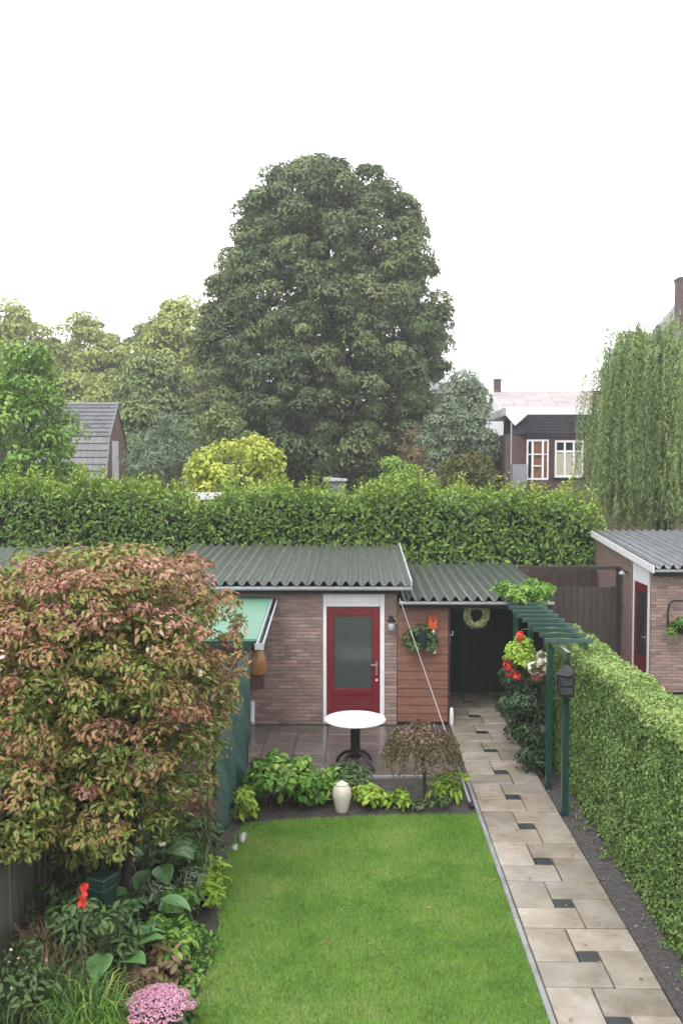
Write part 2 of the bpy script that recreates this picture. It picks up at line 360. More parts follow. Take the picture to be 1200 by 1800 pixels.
def tree(name, label, cat, base, prof, Y, leafm, k, n, L, W, crad, group=None, trunk_r=0.25, depth=1.0, inner=0.35, limbs=10, flat=0.7, droop=0.4, up=0.5, cvary=0.5):
    t = Thing(name, label, cat, base, group)
    C = profile_clumps(prof, Y, k, depth=depth); Ci = profile_clumps(prof, Y, int(k * inner), 0.1, 0.7, depth)
    rs = crad * (0.6 + 0.9 * rng.random(len(C)) ** 1.5); ri = crad * 1.2 * np.ones(len(Ci))
    V = join([clump_leaves(C, rs, n, L, W, flat=flat, droop=droop, up=up, cvar=cvary, shell=0.6), clump_leaves(Ci, ri, int(n * 0.6), L, W, flat=flat, droop=droop, up=up)])
    t.npart('crown', V, leafm, kind='stuff')
    mb = MB(); top = max(p[0] for p in prof); b = Vector(base)
    axis = [b + Vector((0, 0, 0)), b + Vector((0.05, 0, (top - b.z) * 0.3)), b + Vector((0.1, 0.1, (top - b.z) * 0.6)), b + Vector((0, 0, (top - b.z) * 0.9))]
    mb.tube(axis, [trunk_r * 1.3, trunk_r, trunk_r * 0.6, trunk_r * 0.15], 8)
    tr = t.part('trunk', mb, M['bark'])
    mb = MB()
    for i in rng.choice(len(C), min(limbs, len(C)), replace=False):
        c = Vector(C[i]); f = min(0.75, max(0.15, (c.z - b.z) / (top - b.z) - 0.15)); s0 = b.lerp(Vector((b.x, b.y, top)), f)
        mid = s0.lerp(c, 0.5) + Vector((0, 0, 0.08 * (c - s0).length)); mb.tube([s0, mid, c], [trunk_r * 0.45, trunk_r * 0.28, trunk_r * 0.08], 6)
    t.part('limbs', mb, M['bark'], kind='stuff')
    return t

def dome(cx, cy, z0, z1, r, k=7):
    """rounded profile for tree()"""
    return [(z0 + (z1 - z0) * t, cx - r * f, cx + r * f) for t, f in ((0, 0.45), (0.12, 0.8), (0.3, 1.0), (0.5, 0.98), (0.7, 0.82), (0.87, 0.52), (1, 0.12))]

def blades(P, A, Lh, H, width, seg=4, rnd=None, bend=1.0):
    """arching grass blades: P base, A azimuth, Lh reach, H height"""
    n = len(P); d = np.stack([np.cos(A), np.sin(A), np.zeros(n)], 1); s = np.stack([-np.sin(A), np.cos(A), np.zeros(n)], 1)
    rows = []
    for i in range(seg + 1):
        t = i / seg; zz = H * (math.sin(t * math.pi * 0.5 * (1 + 0.45 * bend)) if bend else t)
        c = P + d * (Lh * t ** 1.5)[:, None] + UP * zz[:, None]; ww = (width * (1 - t) ** 0.7 + 0.0006)
        rows += [c - s * ww / 2, c + s * ww / 2]
    V = np.stack(rows, 1).reshape(-1, 3); m = 2 * (seg + 1); i0 = np.arange(n)[:, None] * m
    F = np.concatenate([i0 + np.array([[2*i, 2*i+1, 2*i+3, 2*i+2]]) for i in range(seg)], 0)
    if rnd is None: rnd = rng.random(n)
    return V, F, np.repeat(rnd, m)

def wob(x, y, s=1.0):
    return (np.sin(x*2.1*s+1.3)+np.sin(y*2.7*s+.4)+np.sin((x+y)*3.9*s+2.2)*.6+np.sin((x-1.7*y)*6.1*s)*.4)/3

# ================================================================== THE SETTING
structure('ground', MB().add([(-150,-12,-0.06),(150,-12,-0.06),(150,150,-0.06),(-150,150,-0.06)], [(0,1,2,3)]), M['ground'])
structure('flower_bed_soil', MB().box(-3.1, 1.545, 3.5, 13.0, -0.1, 0.0), M['soil'], 'dark moist soil of the garden borders')
structure('hedge_strip_soil', MB().box(2.62, 5.6, 3.5, 15.6, -0.1, -0.005), M['grit'], 'narrow strip of dark soil under the clipped hedge')

structure('neighbour_lawn', MB().box(-14, -3.06, 3.5, 15.6, -0.1, -0.002), M['turf'], 'rough grass of the neighbouring garden on the left')
structure('far_lawn', MB().box(5.61, 14, 3.5, 17.8, -0.1, -0.002), M['turf'], 'rough grass beyond the clipped hedge')
# lawn
LXL = lambda y: -1.40 + 0.07 * math.sin(y * 1.7) + (0.10 if y < 8.2 else 0) * (8.2 - y) / 1.2
ys = np.linspace(4.0, 11.4, 40)
lp = [(1.54, 4.0, 0.012), (1.54, 11.48, 0.012), (0.3, 11.38, 0.012), (-0.9, 11.2, 0.012)] + [(LXL(y), y, 0.012) for y in ys[::-1] if y < 11.0]
structure('lawn', MB().add(lp, [tuple(range(len(lp)))]), M['turf'], 'mown lawn beside the paved path')
n = 230000
P = np.stack([rng.uniform(-1.55, 1.60, n), 4.3 + 7.22 * rng.random(n) ** 0.85, np.full(n, 0.01)], 1)
edge = np.interp(P[:, 1], ys, [LXL(y) for y in ys]) + wob(P[:,0]*5, P[:,1]*6) * 0.04
back = np.interp(P[:, 0], [-1.5, -0.9, 0.3, 1.55], [11.1, 11.25, 11.42, 11.5]) + wob(P[:,0]*6, P[:,1]) * 0.03
P = P[(P[:, 0] > edge) & (P[:, 1] < back) & (P[:, 0] < 1.555 + 0.022*wob(P[:, 0], P[:, 1]*7) + 0.012*wob(P[:, 1]*31, P[:, 0]))]; n = len(P)
az = rng.uniform(0, 2*math.pi, n); h = rng.uniform(0.016, 0.038, n); ln = rng.uniform(0.008, 0.035, n)
d = np.stack([np.cos(az), np.sin(az), np.zeros(n)], 1); s = np.stack([-np.sin(az), np.cos(az), np.zeros(n)], 1)
V = np.stack([P - s*0.0035, P + s*0.0035, P + d*ln[:,None] + UP*h[:,None]], 1).reshape(-1, 3)
g = link('grass', np_mesh('grass', V, np.arange(3*n).reshape(-1, 3), LM['grass'], np.repeat(0.12 + 0.6*rng.random(n), 3)), kind='stuff')
g['label'] = 'short green lawn grass with yellowish patches beside the path'; g['category'] = 'grass'

# garden path: pinwheel of 60 x 40 slabs round 20 x 20 dark tiles
path = structure('garden_path', MB().box(1.545, 2.605, 3.5, 18.0, -0.1, 0.0), M['joint'], 'paved garden path of buff slabs with small dark squares')
def slab_mesh(name, sx, sy, th, m, bev=0.006): return to_mesh(name, MB().box(-sx/2, sx/2, -sy/2, sy/2, -th, 0), m, bevel=bev)
sl = slab_mesh('paving_slab', 0.588, 0.388, 0.04, M['slab']); dt = slab_mesh('dark_tile', 0.186, 0.186, 0.04, M['dark_tile']); ks = slab_mesh('kerb_stone', 0.052, 0.992, 0.09, M['kerb'])
rr = lambda a: random.uniform(-a, a)
for k in range(-3, 11):
    yc = 7.08 + k
    for (x, y, rz) in ((1.8, yc+0.2, 1), (1.9, yc-0.3, 0), (2.4, yc-0.2, 1), (2.3, yc+0.3, 0)):
        link('paving_slab', sl, path, (x+rr(.003), y+rr(.003), 0.03+rr(.004)), (R(rr(.6)), R(rr(.6)), R(90*rz+180*random.randint(0,1)+rr(.35))))
    link('dark_tile', dt, path, (2.1+rr(.003), yc+rr(.003), 0.026+rr(.002)), (R(rr(.6)), R(rr(.6)), R(rr(1.2))))
    if k < 6: link('kerb_stone', ks, path, (1.568, yc+0.2, 0.035+rr(.003)), (0, 0, R(rr(.2))))

# terrace in front of the shed
ter = structure('terrace', MB().box(-3.3, 1.54, 12.85, 15.6, -0.1, 0.0), M['joint'], 'terrace of wet grey-brown slabs before the brick shed')
ts = slab_mesh('terrace_slab', 0.494, 0.494, 0.04, M['terrace'])
for i in range(10):
    for j in range(5):
        x = 1.27 - 0.5*i; y = 13.14 + 0.5*j
        if x > -3.2: link('terrace_slab', ts, ter, (x, y, 0.03+rr(.002)), (R(rr(.25)), R(rr(.25)), R(90*random.randint(0,3)+rr(.2))))
tk = slab_mesh('edging_stone', 0.99, 0.05, 0.1, M['kerb'])
for i in range(5): link('edging_stone', tk, ter, (1.03 - i, 12.862, 0.042+rr(.003)))
structure('alley', MB().box(-9, 5.7, 15.62, 22.3, -0.1, -0.002), M['terrace'], 'dim paved alley behind the sheds')

# ------------------------------------------------------------------ brick shed
brick_me = to_mesh('brick', MB().box(-0.105, 0.105, -0.012, 0.05, -0.025, 0.025), M['brick'], bevel=0.003)
half_me = to_mesh('brick', MB().box(-0.0475, 0.0475, -0.012, 0.05, -0.025, 0.025), M['brick'], bevel=0.003)
def brick_rows(x0, x1, z0, z1):
    """(x, z, half) positions of a stretcher bond"""
    out = []; row = 0; z = z0 + 0.03
    while z < z1 - 0.02:
        x = x0 + (0.0 if row % 2 == 0 else 0.11)
        if row % 2: out.append((x0 + 0.0525 - 0.005, z, True))
        while x + 0.205 < x1 + 0.012:
            out.append((x + 0.105, z, False)); x += 0.22
        if x1 - x > 0.07: out.append((x + 0.0475, z, True))
        z += 0.0625; row += 1
    return out
def joined_bricks(spots, plane, axis='x'):
    mb = MB()
    for u, z, hf in spots:
        w_ = 0.0475 if hf else 0.105
        if axis == 'x': mb.box(u-w_, u+w_, plane-0.012, plane+0.03, z-0.025, z+0.025)
        else: mb.box(plane-0.012, plane+0.03, u-w_, u+w_, z-0.025, z+0.025)
    return mb

def corrugated(x0, x1, ya, za, yb, zb, pitch=0.185, amp=0.042, th=0.008, per=10):
    nx = max(2, int(round((x1 - x0) / pitch * per))); mb = MB(); v = []
    for x in np.linspace(x0, x1, nx + 1):
        a = (2*(0.5+0.5*math.cos(2*math.pi*x/pitch))**1.7 - 0.8) * amp
        for y, z in ((ya, za), (yb, zb)): v += [(x, y, z+a), (x, y, z+a-th)]
    f = []
    for i in range(nx):
        b = 4*i; f += [(b,b+4,b+6,b+2), (b+1,b+3,b+7,b+5), (b,b+1,b+5,b+4), (b+2,b+6,b+7,b+3)]
    f += [(0,2,3,1), (4*nx, 4*nx+1, 4*nx+3, 4*nx+2)]
    return mb.add(v, f)

def gutter(x0, x1, y, z, r=0.055):
    pr = [(y + r*math.cos(a), z + r*math.sin(a)) for a in np.linspace(math.pi, 2*math.pi, 9)]
    inn = [(y + (r-.006)*math.cos(a), z + (r-.006)*math.sin(a)) for a in np.linspace(2*math.pi, math.pi, 9)]
    return MB().prismx(pr + inn, x0, x1)

WY = 15.6
shed = Thing('brick_shed', 'brick shed with red door and dark corrugated roof behind the terrace', 'shed', (-1.3, WY, 0))
wl = MB().box(-3.4, -0.58, WY, WY+0.2, 0, 2.40); wl.box(0.48, 0.69, WY, WY+0.2, 0, 2.40); wl.box(-3.4, -3.2, WY+0.2, 19.4, 0, 2.45); wl.box(0.5, 0.69, WY+0.2, 19.4, 0, 2.45); wl.box(-3.2, 0.5, 19.2, 19.4, 0, 2.5)
wall = shed.part('wall', wl, M['mortar'])
spots = brick_rows(-0.583-0.11*25, -0.583, 0, 2.40)
vis = [s_ for s_ in spots if s_[0] > -1.85]; hid = [s_ for s_ in spots if s_[0] <= -1.85]
vis += brick_rows(0.485, 0.69, 0, 2.40)
for x, z, hf in vis: shed.piece('brick', half_me if hf else brick_me, (x, WY+rr(.0015), z), (0, R(rr(.3)), R(rr(.3))), wall)
o = shed.part('brickwork', joined_bricks(hid, WY), M['brick'], wall, kind='stuff')
roof = shed.part('roof', MB().box(-3.4, 0.75, 15.7, 19.5, 2.405, 2.43), M['darkwood'])
slope = lambda y: 2.49 + (y - 15.3) * 0.062
for i in range(5):
    a = -3.52 + i*0.885; shed.piece('roof_sheet', to_mesh('roof_sheet', corrugated(a, a+0.9, 15.28, slope(15.28)+0.004*(i%2), 19.7, slope(19.7)+0.004*(i%2)), M['roof']), shed.loc, None, roof)
    roof.children[-1].location = (0, 0, 0); roof.children[-1].data.transform(Matrix.Translation(-Vector(shed.loc)))
shed.part('verge_trim', MB().bar((0.92, 15.27, slope(15.27)+0.01), (0.92, 19.7, slope(19.7)+0.01), 0.03, 0.09), M['trim'], roof)
shed.part('fascia_board', MB().box(-3.45, 0.72, 15.42, 15.45, 2.30, 2.445), M['darkwood'])
shed.part('gutter', gutter(-3.5, 0.93, 15.30, 2.435, 0.06), M['zinc'])
# front door
fr = MB().box(-0.578, -0.522, 15.575, 15.66, 0, 2.40).box(0.402, 0.478, 15.575, 15.66, 0, 2.40).box(-0.521, 0.401, 15.578, 15.66, 2.06, 2.13)
shed.part('door_frame', fr, M['white'], bevel=0.004)
shed.part('transom_panel', MB().box(-0.521, 0.401, 15.592, 15.65, 2.131, 2.40), M['white'])
dm = MB().box(-0.518, -0.40, 15.6, 15.64, 0.03, 2.055).box(0.27, 0.398, 15.6, 15.64, 0.03, 2.055).box(-0.399, 0.269, 15.6, 15.64, 1.90, 2.055).box(-0.399, 0.269, 15.6, 15.64, 0.52, 0.62).box(-0.399, 0.269, 15.6, 15.64, 0.03, 0.16)
door = shed.part('door', dm, M['red'], bevel=0.004)
for k in range(4): shed.part('door_board', MB().box(-0.398, 0.268, 15.613, 15.632, 0.162+k*0.09, 0.162+k*0.09+0.082), M['red'], door, bevel=0.004)
shed.part('glass_pane', MB().box(-0.399, 0.269, 15.618, 15.628, 0.62, 1.90), M['frost'], door)
shed.part('glazing_bead', MB().box(-0.398, -0.385, 15.604, 15.617, 0.622, 1.898).box(0.255, 0.268, 15.604, 15.617, 0.622, 1.898).box(-0.384, 0.254, 15.604, 15.617, 1.885, 1.898).box(-0.384, 0.254, 15.604, 15.617, 0.622, 0.635), M['red'], door)
hd = MB().box(0.325, 0.36, 15.592, 15.6, 0.86, 1.10); hd.tube([(0.342, 15.595, 1.05), (0.342, 15.545, 1.05), (0.24, 15.54, 1.05)], 0.011, 8)
shed.part('handle', hd, M['steel'], door); shed.part('lock_plate', MB().lathe([(0.0, 0), (0.028, 0), (0.028, 0.012), (0, 0.012)], (0, 0, 0), 12), M['steel'], door)
lk = door.children[-1]; lk.data.transform(Matrix.Translation(Vector(shed.loc))); lk.data.transform(Matrix.Rotation(R(90), 4, 'X')); lk.data.transform(Matrix.Translation(Vector((0.345, 15.6, 0.78)) - Vector(shed.loc)))
shed.part('door_step', MB().box(-0.58, 0.48, 15.50, 15.598, 0.03, 0.055), M['kerb'])
# downpipe end by the wall foot
dp = tag(link('downpipe_shoe', to_mesh('downpipe_shoe', MB().tube([(-1.80, 15.53, 0.42), (-1.80, 15.53, 0.16), (-1.80, 15.50, 0.10), (-1.78, 15.42, 0.06)], [0.04, 0.04, 0.04, 0.04], 10), M['white'])), 'short white pipe end at the foot of the brick wall', 'pipe')

# wall lamp
lampt = Thing('wall_lamp', 'small dark wall lamp on the brick pier right of the red door', 'lamp', (0.59, 15.56, 1.8))
lampt.part('bracket', MB().box(0.56, 0.62, 15.565, 15.586, 1.72, 1.9).tube([(0.59, 15.57, 1.87), (0.59, 15.48, 1.92), (0.59, 15.47, 1.88)], 0.01, 6), M['black'])
lampt.part('cap', MB().lathe([(0.012, 0.07), (0.085, 0.0), (0.075, -0.012), (0.01, -0.012)], (0.59, 15.47, 1.83), 12), M['black'])
lampt.part('glass_globe', MB().lathe([(0.03, 0.0), (0.06, -0.04), (0.062, -0.09), (0.045, -0.14), (0.01, -0.16)], (0.59, 15.47, 1.815), 12), M['trim'])

# ------------------------------------------------------------------ covered passage with timber wall
pas = Thing('covered_passage', 'dark covered passage with timber clad wall beside the brick shed', 'lean-to', (2.0, WY, 0))
cw = pas.part('timber_wall', MB().box(0.70, 1.57, 15.61, 15.68, 0, 2.12).box(1.50, 1.57, 15.681, 17.9, 0, 2.15), M['darkwood'])
cb = to_mesh('cladding_board', MB().prismx([(15.60, 0.0), (15.575, 0.0), (15.588, 0.142), (15.60, 0.148)], -0.433, 0.433), M['clad'], (0, 15.6, 0))
for k in range(14): pas.piece('cladding_board', cb, (1.135, 15.6, 0.06+k*0.147), None, cw)
pas.part('corner_post', MB().box(1.571, 1.60, 15.57, 15.68, 0.03, 2.12), M['brownfence'], cw)
rf = pas.part('roof', MB().box(0.72, 3.25, 15.75, 19.5, 2.10, 2.13), M['darkwood'])
slp2 = lambda y: 2.235 + (y - 15.3) * 0.032
for i in range(3):
    a = 0.78 + i*0.84; o = pas.part('roof_sheet', corrugated(a, a+0.855, 15.28, slp2(15.28)+0.004*(i%2), 19.65, slp2(19.65)+0.004*(i%2)), M['roof'], rf)
pas.part('gutter', gutter(0.72, 3.32, 15.31, 2.185, 0.05), M['zinc'])
pas.part('fascia_board', MB().box(0.72, 3.3, 15.42, 15.445, 2.06, 2.19), M['darkwood'])
gt = pas.part('gate', MB().box(1.58, 3.2, 17.72, 17.75, 0.05, 2.1), M['darkwood'])
gb = to_mesh('gate_board', MB().box(-0.072, 0.072, -0.02, 0, 0, 2.02), M['darkwood'], bevel=0.004)
for k in range(10): pas.piece('gate_board', gb, (1.67+k*0.15, 17.718, 0.07), None, gt)
pas.part('side_wall', MB().box(3.2, 3.27, 15.62, 19.4, 0, 2.1), M['darkwood'])
pas.part('hook', MB().tube([(1.60, 15.7, 1.55), (1.66, 15.68, 1.55), (1.66, 15.66, 1.62)], 0.014, 6).box(1.60, 1.615, 15.68, 15.74, 1.4, 1.6), M['zinc'])
st = tag(link('bollard_stone', to_mesh('bollard_stone', MB().lathe([(0.03, 0.03), (0.038, 0.05), (0.035, 0.2), (0.028, 0.31), (0.012, 0.33)], (1.63, 15.5, 0), 12), M['white'])), 'small white post at the corner of the timber wall', 'post')

# wreath
wr = Thing('wreath', 'pale dried leaf wreath hanging in the dark passage opening', 'wreath', (2.05, 15.56, 1.92))
a = rng.uniform(0, 2*math.pi, 900); b = rng.uniform(0, 2*math.pi, 900); rr_ = 0.05*rng.random(900)**0.5
C0 = np.stack([2.05+(0.165+rr_*np.cos(b))*np.cos(a), 15.52+rr_*np.sin(b), 1.92+(0.165+rr_*np.cos(b))*np.sin(a)], 1)
Dv = np.stack([-np.sin(a), rng.normal(size=900)*0.5, np.cos(a)], 1) + rng.normal(size=(900,3))*0.5; Nv = np.stack([np.cos(a)*np.cos(b), -np.abs(np.sin(b))-0.3, np.sin(a)*np.cos(b)], 1)
wr.npart('leaves', cards(C0, Dv, Nv, 0.06, 0.025, rng.random(900)), LM['wreath'], kind='stuff')
wr.part('ring', MB().tube([(2.05+0.165*math.cos(t), 15.52, 1.92+0.165*math.sin(t)) for t in np.linspace(0, 2*math.pi, 25)], 0.025, 8), M['twig'])
wr.part('hanging_wire', MB().tube([(2.05, 15.52, 2.09), (2.05, 15.44, 2.2)], 0.004, 5), M['black'])

# wall planter, bird house, bottle on the timber wall
wp = Thing('wall_planter', 'dark teal wall planter with trailing green plant on the timber wall', 'planter', (1.08, 15.5, 1.4))
wp.part('pot', MB().lathe([(0.05, 0), (0.11, 0.02), (0.15, 0.2), (0.16, 0.26), (0.145, 0.26), (0.13, 0.2), (0.02, 0.19)], (1.1, 15.42, 1.42), 16), M['teal'])
cs = np.array([[0.88,15.42,1.56],[0.92,15.4,1.45],[1.0,15.36,1.42],[1.22,15.38,1.6],[1.3,15.42,1.5],[1.1,15.4,1.72],[1.25,15.4,1.42],[0.97,15.38,1.66]])
wp.npart('foliage', clump_leaves(cs, 0.11, 70, 0.07, 0.035, droop=0.7), LM['dull'], kind='stuff')
bh = Thing('bird_house', 'orange bird house on the timber wall above the teal planter', 'bird house', (1.3, 15.52, 1.8))
bh.part('box', MB().prism([(1.225,1.70),(1.375,1.70),(1.375,1.86),(1.30,1.93),(1.225,1.86)], 15.45, 15.57), M['orange'], bevel=0.003)
bh.part('entrance_hole', MB().lathe([(0.0,0),(0.026,0),(0.026,0.006),(0,0.006)], (0,0,0), 12), M['black'])
hl = bh.e.children[-1]; hl.data.transform(Matrix.Translation(Vector(bh.loc))); hl.data.transform(Matrix.Rotation(R(90), 4, 'X')); hl.data.transform(Matrix.Translation(Vector((1.30,15.45,1.845)) - Vector(bh.loc)))
bh.part('roof', MB().bar((1.21,15.5,1.865),(1.305,15.5,1.955),0.16,0.014,(0,0,1)).bar((1.295,15.5,1.955),(1.39,15.5,1.865),0.16,0.014,(0,0,1)), M['orange'])
fb = Thing('bottle_feeder', 'white bottle feeder hanging below the orange bird house', 'feeder', (1.31, 15.5, 1.25))
fb.part('bottle', MB().lathe([(0.02,0),(0.045,0.01),(0.05,0.13),(0.025,0.19),(0.02,0.24)], (1.31,15.47,1.27), 12), M['white'])
fb.part('strap', MB().box(1.29,1.33,15.48,15.57,1.60,1.69).tube([(1.31,15.47,1.5),(1.31,15.50,1.62)],0.006,5), M['white'])

# ------------------------------------------------------------------ clothes line prop
cp = Thing('line_pole', 'thin grey pole slanting from shed gutter down to the path edge', 'pole', (1.51, 11.75, 0))
pA, pB = Vector((0.72, 15.24, 2.25)), Vector((1.50, 11.72, 0.02))
cp.part('upper_rod', MB().tube([pA, pA.lerp(pB, 0.35), pA.lerp(pB, 0.7)], [0.006, 0.006, 0.008], 8), M['rope'])
cp.part('lower_tube', MB().tube([pA.lerp(pB, 0.69), pB], [0.013, 0.018], 10), M['rope'])
cp.part('foot', MB().tube([pA.lerp(pB, 0.985), pA.lerp(pB, 1.004)], [0.03, 0.03], 10), M['black'])

# ------------------------------------------------------------------ neighbour's shed
ns = Thing('neighbour_shed', 'brick shed with grey corrugated roof beyond the clipped hedge', 'shed', (7.2, 17.9, 0))
NX, NY = 5.8, 17.95
nw = ns.part('wall', MB().box(NX+0.02, 9.5, NY+0.012, NY+0.2, 0, 2.40).prismx([(NY+0.21,0),(18.08,0),(18.08,2.43),(NY+0.21,2.42)], NX+0.02, NX+0.2).prismx([(19.12,0),(22.2,0),(22.2,2.74),(19.12,2.49)], NX+0.02, NX+0.2).box(9.3, 9.5, NY+0.21, 22.2, 0, 2.7).box(NX+0.21, 9.29, 22.0, 22.2, 0, 2.7), M['mortar'])
sp = brick_rows(NX, 9.4, 0, 2.38)
for x, z, hf in sp:
    if x < 6.7 and z > 0.1: ns.piece('brick', half_me if hf else brick_me, (x, NY+0.012+rr(.0015), z), (0, R(rr(.3)), R(rr(.3))), nw)
ns.part('brickwork', joined_bricks([s_ for s_ in sp if s_[0] >= 6.7 or s_[1] <= 0.1], NY+0.012), M['brick'], nw, kind='stuff')
sp2 = [s_ for s_ in brick_rows(19.14, 22.2, 0, 2.70) if s_[1] < 2.44 + (s_[0]-19.1)*0.08]
ns.part('side_brickwork', joined_bricks(sp2, NX+0.02, 'y'), M['brick'], nw, kind='stuff')
nroof = ns.part('roof', MB().prismx([(17.9,2.45),(22.2,2.77),(22.2,2.79),(17.9,2.47)], NX+0.03, 9.4), M['darkwood'])
nz = lambda y: 2.53 + (y - 17.6) * 0.0765
for i in range(4):
    a_ = NX - 0.06 + i*0.92; ns.part('roof_sheet', corrugated(a_, a_+0.935, 17.62, nz(17.62)+0.004*(i%2), 22.35, nz(22.35)+0.004*(i%2)), M['roof2'], nroof)
ns.part('bargeboard', MB().bar((NX-0.07, 17.62, nz(17.62)-0.05), (NX-0.07, 22.33, nz(22.33)-0.05), 0.03, 0.14), M['white'], nroof)
ns.part('gutter', gutter(NX-0.02, 9.5, 17.66, 2.475, 0.055), M['zinc'])
ns.part('fascia_board', MB().box(NX-0.02, 9.5, 17.78, 17.80, 2.33, 2.47), M['darkwood'])
ns.part('door_frame', MB().box(NX-0.012, NX+0.1, 18.09, 18.15, 0, 2.40).box(NX-0.012, NX+0.1, 19.05, 19.11, 0, 2.47), M['white'])
ns.part('transom_panel', MB().prismx([(18.151,2.1),(19.049,2.1),(19.049,2.46),(18.151,2.40)], NX-0.006, NX+0.08), M['white'])
nd = ns.part('door', MB().box(NX+0.0, NX+0.04, 18.151, 18.30, 0.03, 2.095).box(NX+0.0, NX+0.04, 18.90, 19.049, 0.03, 2.095).box(NX+0.0, NX+0.04, 18.301, 18.899, 1.93, 2.095).box(NX+0.0, NX+0.04, 18.301, 18.899, 0.03, 0.6), M['red'], bevel=0.004)
ns.part('glass_pane', MB().box(NX+0.015, NX+0.025, 18.301, 18.899, 0.601, 1.929), M['glassdark'], nd)
ns.part('handle', MB().tube([(NX,18.22,1.05),(NX-0.05,18.22,1.05),(NX-0.055,18.33,1.05)],0.012,8).box(NX-0.008,NX-0.001,18.2,18.24,0.92,1.12), M['steel'], nd)
sl2 = Thing('security_light', 'small pale lamp on the neighbouring shed wall beside its red door', 'lamp', (5.75, 19.5, 2.1))
sl2.part('arm', MB().tube([(5.81,19.55,2.2),(5.7,19.5,2.24),(5.66,19.45,2.2)],0.02,8), M['black']); sl2.part('head', MB().lathe([(0.02,0.05),(0.07,0.0),(0.06,-0.03),(0.02,-0.03)],(5.65,19.44,2.2),12), M['trim'])

nsp = Thing('arched_wall_planter', 'dark arched wire wall planter with green leaves on the far right brick wall', 'planter', (6.35, 17.85, 1.25))
nsp.part('frame', MB().tube([(6.1,17.84,1.35),(6.09,17.84,1.6),(6.12,17.84,1.78),(6.2,17.84,1.84),(6.55,17.84,1.84),(6.6,17.84,1.7),(6.6,17.84,1.35)],0.02,6), M['black'])
nsp.part('basket', MB().lathe([(0.05,0),(0.16,0.05),(0.25,0.18),(0.26,0.22),(0.23,0.2)],(6.35,17.7,1.2),16), M['black'])
nsp.npart('foliage', clump_leaves(np.array([[6.3,17.65,1.45],[6.45,17.65,1.44],[6.18,17.6,1.4],[6.12,17.65,1.28]]),0.12,60,0.08,0.04,droop=0.5), LM['lush'], kind='stuff')

# ------------------------------------------------------------------ fences between the sheds
def board_fence(name, label, x0, x1, y, h, m, bw=0.14, gap=0.008, post_m=None, jitter=0.02):
    t = Thing(name, label, 'fence', ((x0+x1)/2, y, 0))
    t.part('rail', MB().box(x0, x1, y+0.025, y+0.06, h*0.25, h*0.25+0.08).box(x0, x1, y+0.025, y+0.06, h*0.8, h*0.8+0.08), m)
    me = to_mesh('board', MB().box(-bw/2, bw/2, -0.012, 0.012, 0, h), m, bevel=0.003)
    x = x0 + bw/2
    while x < x1: 
        o = t.piece('board', me, (x, y+rr(.004), rr(jitter)), (0, R(rr(.25)), R(rr(1)))); x += bw + gap
    return t
fr1 = board_fence('brown_fence', 'dark reddish brown board fence in shadow behind the passage roof', 3.7, 5.78, 21.9, 2.0, M['brownfence'])
fr2 = board_fence('weathered_fence', 'weathered grey board fence ending at the neighbouring shed', 4.1, 5.72, 19.95, 1.84, M['greyfence'])
fr2.part('lintel_beam', MB().box(3.55, 5.77, 19.93, 20.03, 2.22, 2.29), M['brownfence']); fr2.part('post', MB().box(4.28, 4.37, 19.965, 20.04, 0, 2.215), M['brownfence']); fr2.part('post', MB().box(5.69, 5.775, 19.935, 20.03, 0, 2.215), M['darkwood'])

# ------------------------------------------------------------------ pergola
pg = Thing('pergola', 'dark green slatted pergola over the path edge by the clipped hedge', 'pergola', (2.66, 13.5, 0))
for y in (11.52, 12.5, 13.9, 15.2): pg.part('post', MB().box(2.62, 2.70, y-0.04, y+0.04, 0, 2.04), M['green'], bevel=0.004)
pg.part('beam', MB().box(2.635, 2.685, 11.4, 15.4, 2.041, 2.13), M['green'], bevel=0.004)
pg.part('beam', MB().box(3.02, 3.06, 12.0, 15.4, 2.041, 2.13), M['green'], bevel=0.004)
sm = to_mesh('slat', MB().box(-0.32, 0.32, -0.018, 0.018, -0.03, 0.03), M['green'], bevel=0.004)
for k in range(9): pg.piece('slat', sm, (2.80+rr(.02), 12.0+k*0.4, 2.162), (R(-4), 0, R(rr(1.0))))

ln = Thing('lantern', 'dark square lantern hanging on the front pergola post', 'lantern', (2.62, 11.4, 1.6))
LX, LY = 2.62, 11.36
ln.part('roof', MB().lathe([(0.02,0.12),(0.05,0.09),(0.145,0.0),(0.13,-0.015)],(LX,LY,1.86),4), M['black'])
ln.part('glass', MB().box(LX-0.075,LX+0.075,LY-0.075,LY+0.075,1.62,1.84), M['frost'])
ln.part('frame', MB().box(LX-0.095,LX+0.095,LY-0.095,LY+0.095,1.59,1.615).box(LX-0.09,LX-0.076,LY-0.09,LY-0.076,1.616,1.845).box(LX+0.076,LX+0.09,LY-0.09,LY-0.076,1.616,1.845).box(LX-0.09,LX-0.076,LY+0.076,LY+0.09,1.616,1.845).box(LX+0.076,LX+0.09,LY+0.076,LY+0.09,1.616,1.845).box(LX-0.075,LX+0.075,LY-0.089,LY-0.078,1.72,1.735), M['black'])
ln.part('bracket', MB().tube([(LX+0.03,11.48,2.0),(LX,11.40,2.05),(LX,LY,2.04),(LX,LY,1.97)],0.012,6), M['black'])

def flower_cloud(C, rad, n, size):
    """five-petalled flowers scattered over small clumps"""
    C = np.asarray(C, float); k = len(C); u = nrm(rng.normal(size=(k, n, 3))); P = (C[:, None] + u * rad).reshape(-1, 3); u = u.reshape(-1, 3)
    out = []; t0 = rng.uniform(0, 6.3, len(P)); a = nrm(np.cross(u, rng.normal(size=u.shape))); b = np.cross(u, a); rn = rng.random(len(P))
    for q in range(5):
        D = a*np.cos(t0+q*1.2566)[:,None] + b*np.sin(t0+q*1.2566)[:,None] + u*0.35
        out.append(cards(P, D, u, size, size*0.8, rn, fold=0.1))
    return join(out)

